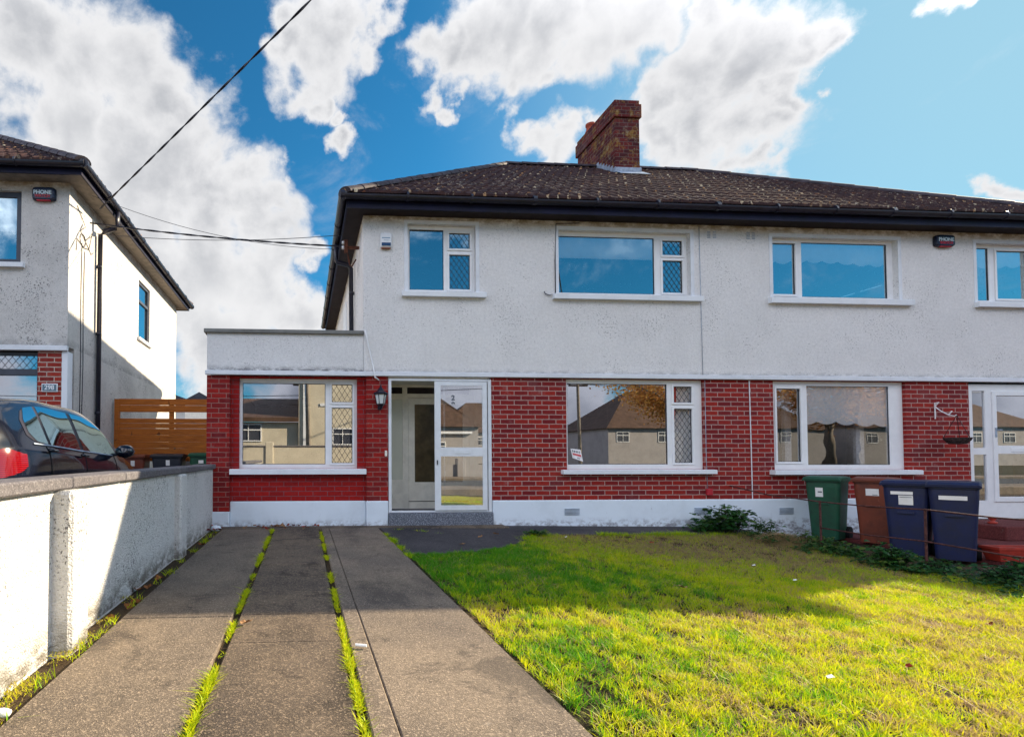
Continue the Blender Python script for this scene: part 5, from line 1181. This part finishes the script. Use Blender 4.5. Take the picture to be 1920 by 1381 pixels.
GW = empty('street_wall', (-1, -19.5, 0), 'roughcast garden wall across the road seen only mirrored in the left window', 'wall')
MB().box(-14, 5.2, -19.6, -19.4, -.3, 1.55).build('wall_body', M['wall_cream'], GW); MB().bbox(-14, 5.2, -19.64, -19.36, 1.552, 1.63, .01).build('coping', M['coping'], GW); MB().bbox(-2.0, -1.6, -19.7, -19.34, -.3, 1.8, .02).build('pillar', M['wall_cream'], GW)
A1 = empty('cream_house', (1, -26, -.3), 'cream roughcast house across the road with a low wing and dark drainpipe', 'house')
MB().box(-.3, 4.9, -30, -21.6, -.3, 6.2).build('wall', M['wall_cream'], A1); MB().box(-7.5, -.302, -30, -21.9, -.3, 3.0).build('wing_wall', M['wall_cream'], A1)
MB().prism([(-21.6, 3.0), (-21.6, 3.25), (-30, 5.2), (-30, 4.9)], 'x', -7.8, -.303).build('wing_roof', M['roof_brown'], A1)
MB().prism([(-.8, 6.2), (5.3, 6.2), (2.3, 8.0)], 'y', -30.4, -21.3).build('roof', M['roof_brown'], A1)
MB().tube([(.35, -21.52, 0), (.15, -21.52, 6.1)], .09, 8).build('drainpipe', M['soffit_n'], A1); MB().box(-.05, .1, -21.59, -21.5, 0, 6.1).build('corner_board', M['course'], A1); MB().box(.9, 4.9, -21.59, -21.55, 3.9, 4.05).build('band', M['course'], A1)
owin(A1, -4.6, 1.9, 2.2, 1.0, -21.85); owin(A1, 1.6, 1.7, 1.7, .95, -21.55); owin(A1, 3.4, 3.0, 1.2, 1.0, -21.55, 2)
A2 = empty('white_bungalow', (14, -27, -.3), 'low white building across the road with a strip of windows', 'house')
MB().box(6.3, 10.8, -31, -26, -.3, 2.5).build('wall', M['wall_white'], A2); MB().bbox(6.2, 10.9, -31.2, -25.8, 2.502, 2.65, .02).build('roof', M['course'], A2); owin(A2, 6.8, 1.2, 2.4, .8, -25.95, 3)
A2w = empty('low_street_wall', (14, -19.5, 0), 'low pale wall with square piers across the road beside the white building', 'wall')
MB().box(5.25, 22, -19.6, -19.4, -.3, .62).build('wall_body', M['wall_white'], A2w); MB().bbox(8.0, 8.45, -19.75, -19.3, -.3, .95, .02).build('pillar', M['wall_white'], A2w)
def row_house(x0, x1, y, zw, pitch, label, name='terrace_house', nw=6):
    e = empty(name, ((x0 + x1) / 2, y, -.3), label, 'house', None); MB().box(x0, x1, y - 12, y, -.3, zw).build('wall', M['wall_white'], e)
    h = 6 * math.tan(pitch); a_, b_ = x0 - .4, x1 + .4
    MB().add([(a_, y + .4, zw), (b_, y + .4, zw), (b_, y - 12.4, zw), (a_, y - 12.4, zw), (a_ + 6.4, y - 6, zw + h), (b_ - 6.4, y - 6, zw + h)], [(0, 1, 5, 4), (2, 3, 4, 5), (1, 2, 5), (3, 0, 4), (3, 2, 1, 0)]).build('roof', M['roof_brown'], e)
    MB().box((x0 + x1) / 2 - 1, (x0 + x1) / 2 + 1, y - 6.6, y - 5.4, zw + h - .5, zw + h + 1.4).build('chimney', simple('far_brick', (.30, .15, .09), .9), e)
    for i in range(nw):
        xx_ = x0 + 1 + i * (x1 - x0 - 2) / nw
        for zz in (2.7,): owin(e, xx_, zz, 1.5, 1.2, y + .05, 2)
row_house(20, 40.5, -70, 4.6, R(40), 'terraced house farthest across the road with a brick chimney', nw=4)
row_house(35, 62, -51, 4.3, R(40), 'long terraced house across the road with a broad brown roof', nw=5)
row_house(66, 90, -51, 4.6, R(38), 'far right terraced house across the road behind the autumn tree', nw=5)
row_house(10, 21, -55, 4.6, R(42), 'far terraced house across the road behind the low white building', nw=2)
PL = empty('utility_pole', (24.2, -37, -.3), 'tall wooden utility pole across the road with crossarm', 'pole')
MB().tube([(24.2, -37, -.3), (24.0, -37, 8.4)], [.16, .11], 10).build('pole', M['soffit_n'], PL); MB().box(23.2, 24.9, -37.06, -36.9, 7.2, 7.35).build('crossarm', M['soffit'], PL)
P0 = empty('utility_pole', (8.6, -9.45, 0), 'wooden utility pole standing on the near pavement that carries the twisted cable', 'pole')
MB().tube([(8.6, -9.5, -.3), (8.6, -9.5, 9.8)], [.13, .09], 12).build('pole', M['soffit_n'], P0); MB().tube([(8.6, -9.5, 9.5), (8.5, -9.2, 9.47)], .02, 6).build('hook', M['black'], P0)
cable([(8.6, -9.5, 9.4), (24, -37, 7.6)], .03, 'overhead cable crossing the road between the two poles', sag=.5, name='overhead_cable')
cable([(23.4, -37, 7.4), (-30, -40, 6.5)], .03, 'overhead cable running along the far side of the road', sag=.6, name='overhead_cable')
cable([(24.4, -37, 7.4), (70, -34, 7.0)], .03, 'overhead cable running on from the far pole to the right', sag=.6, name='overhead_cable')
# autumn tree across the road
T_ = empty('autumn_tree', (26.5, -27, -.3), 'autumn tree with thinning orange-brown leaves across the road', 'tree')
r_ = random.Random(8); tk = MB(); lf = MB(); tt = []
tk.tube([(0, 0, 0), (.1, 0, 3.3), (0, .2, 6.8)], [.4, .28, .15], 8)
for i in range(26):
    a_ = i * 2.4; rr_ = r_.uniform(2.5, 6.2); z_ = r_.uniform(2.8, 6.5); e_ = Vector((math.cos(a_) * rr_, math.sin(a_) * rr_ * .8, z_ + r_.uniform(.8, 4))); s_ = Vector((.05, 0, z_)); tk.tube([s_, s_.lerp(e_, .5) + Vector((0, 0, .3)), e_], [.1, .06, .02], 5)
    for k in range(330):
        c_ = s_.lerp(e_, r_.uniform(.35, 1.08)) + Vector((r_.gauss(0, .6), r_.gauss(0, .6), r_.gauss(0, .5))); q = .105; o_ = len(lf.v); u_ = Vector((r_.gauss(0, 1), r_.gauss(0, 1), r_.gauss(0, 1))).normalized(); v_ = u_.orthogonal().normalized()
        lf.v += [tuple(c_ - u_ * q), tuple(c_ + v_ * q * .6), tuple(c_ + u_ * q), tuple(c_ - v_ * q * .6)]; lf.f.append((o_, o_ + 1, o_ + 2, o_ + 3)); tt += [r_.random()] * 4
ROOT[T_.name] = (0, 0, 0)
tk.build('trunk', M['soffit_n'], T_, True); o = lf.build('crown', leafmat('autumn_leaf', [(0, (.42, .15, .04)), (1, (.60, .34, .08))], .4), T_); o.data.attributes.new('tone', 'FLOAT', 'POINT').data.foreach_set('value', np.array(tt, np.float32))
T2 = copy_tree(T_); T2.location = (38, -28, -.3); T2.rotation_euler[2] = 1.3; T2['label'] = 'second autumn tree across the road, mirrored in the right-hand ground floor window'; T_['group'] = T2['group'] = 'autumn trees across the road'
MB().box(-60, 100, -80, -19.25, -.335, -.05).build('far_verge', M['soil'])['kind'] = 'structure'
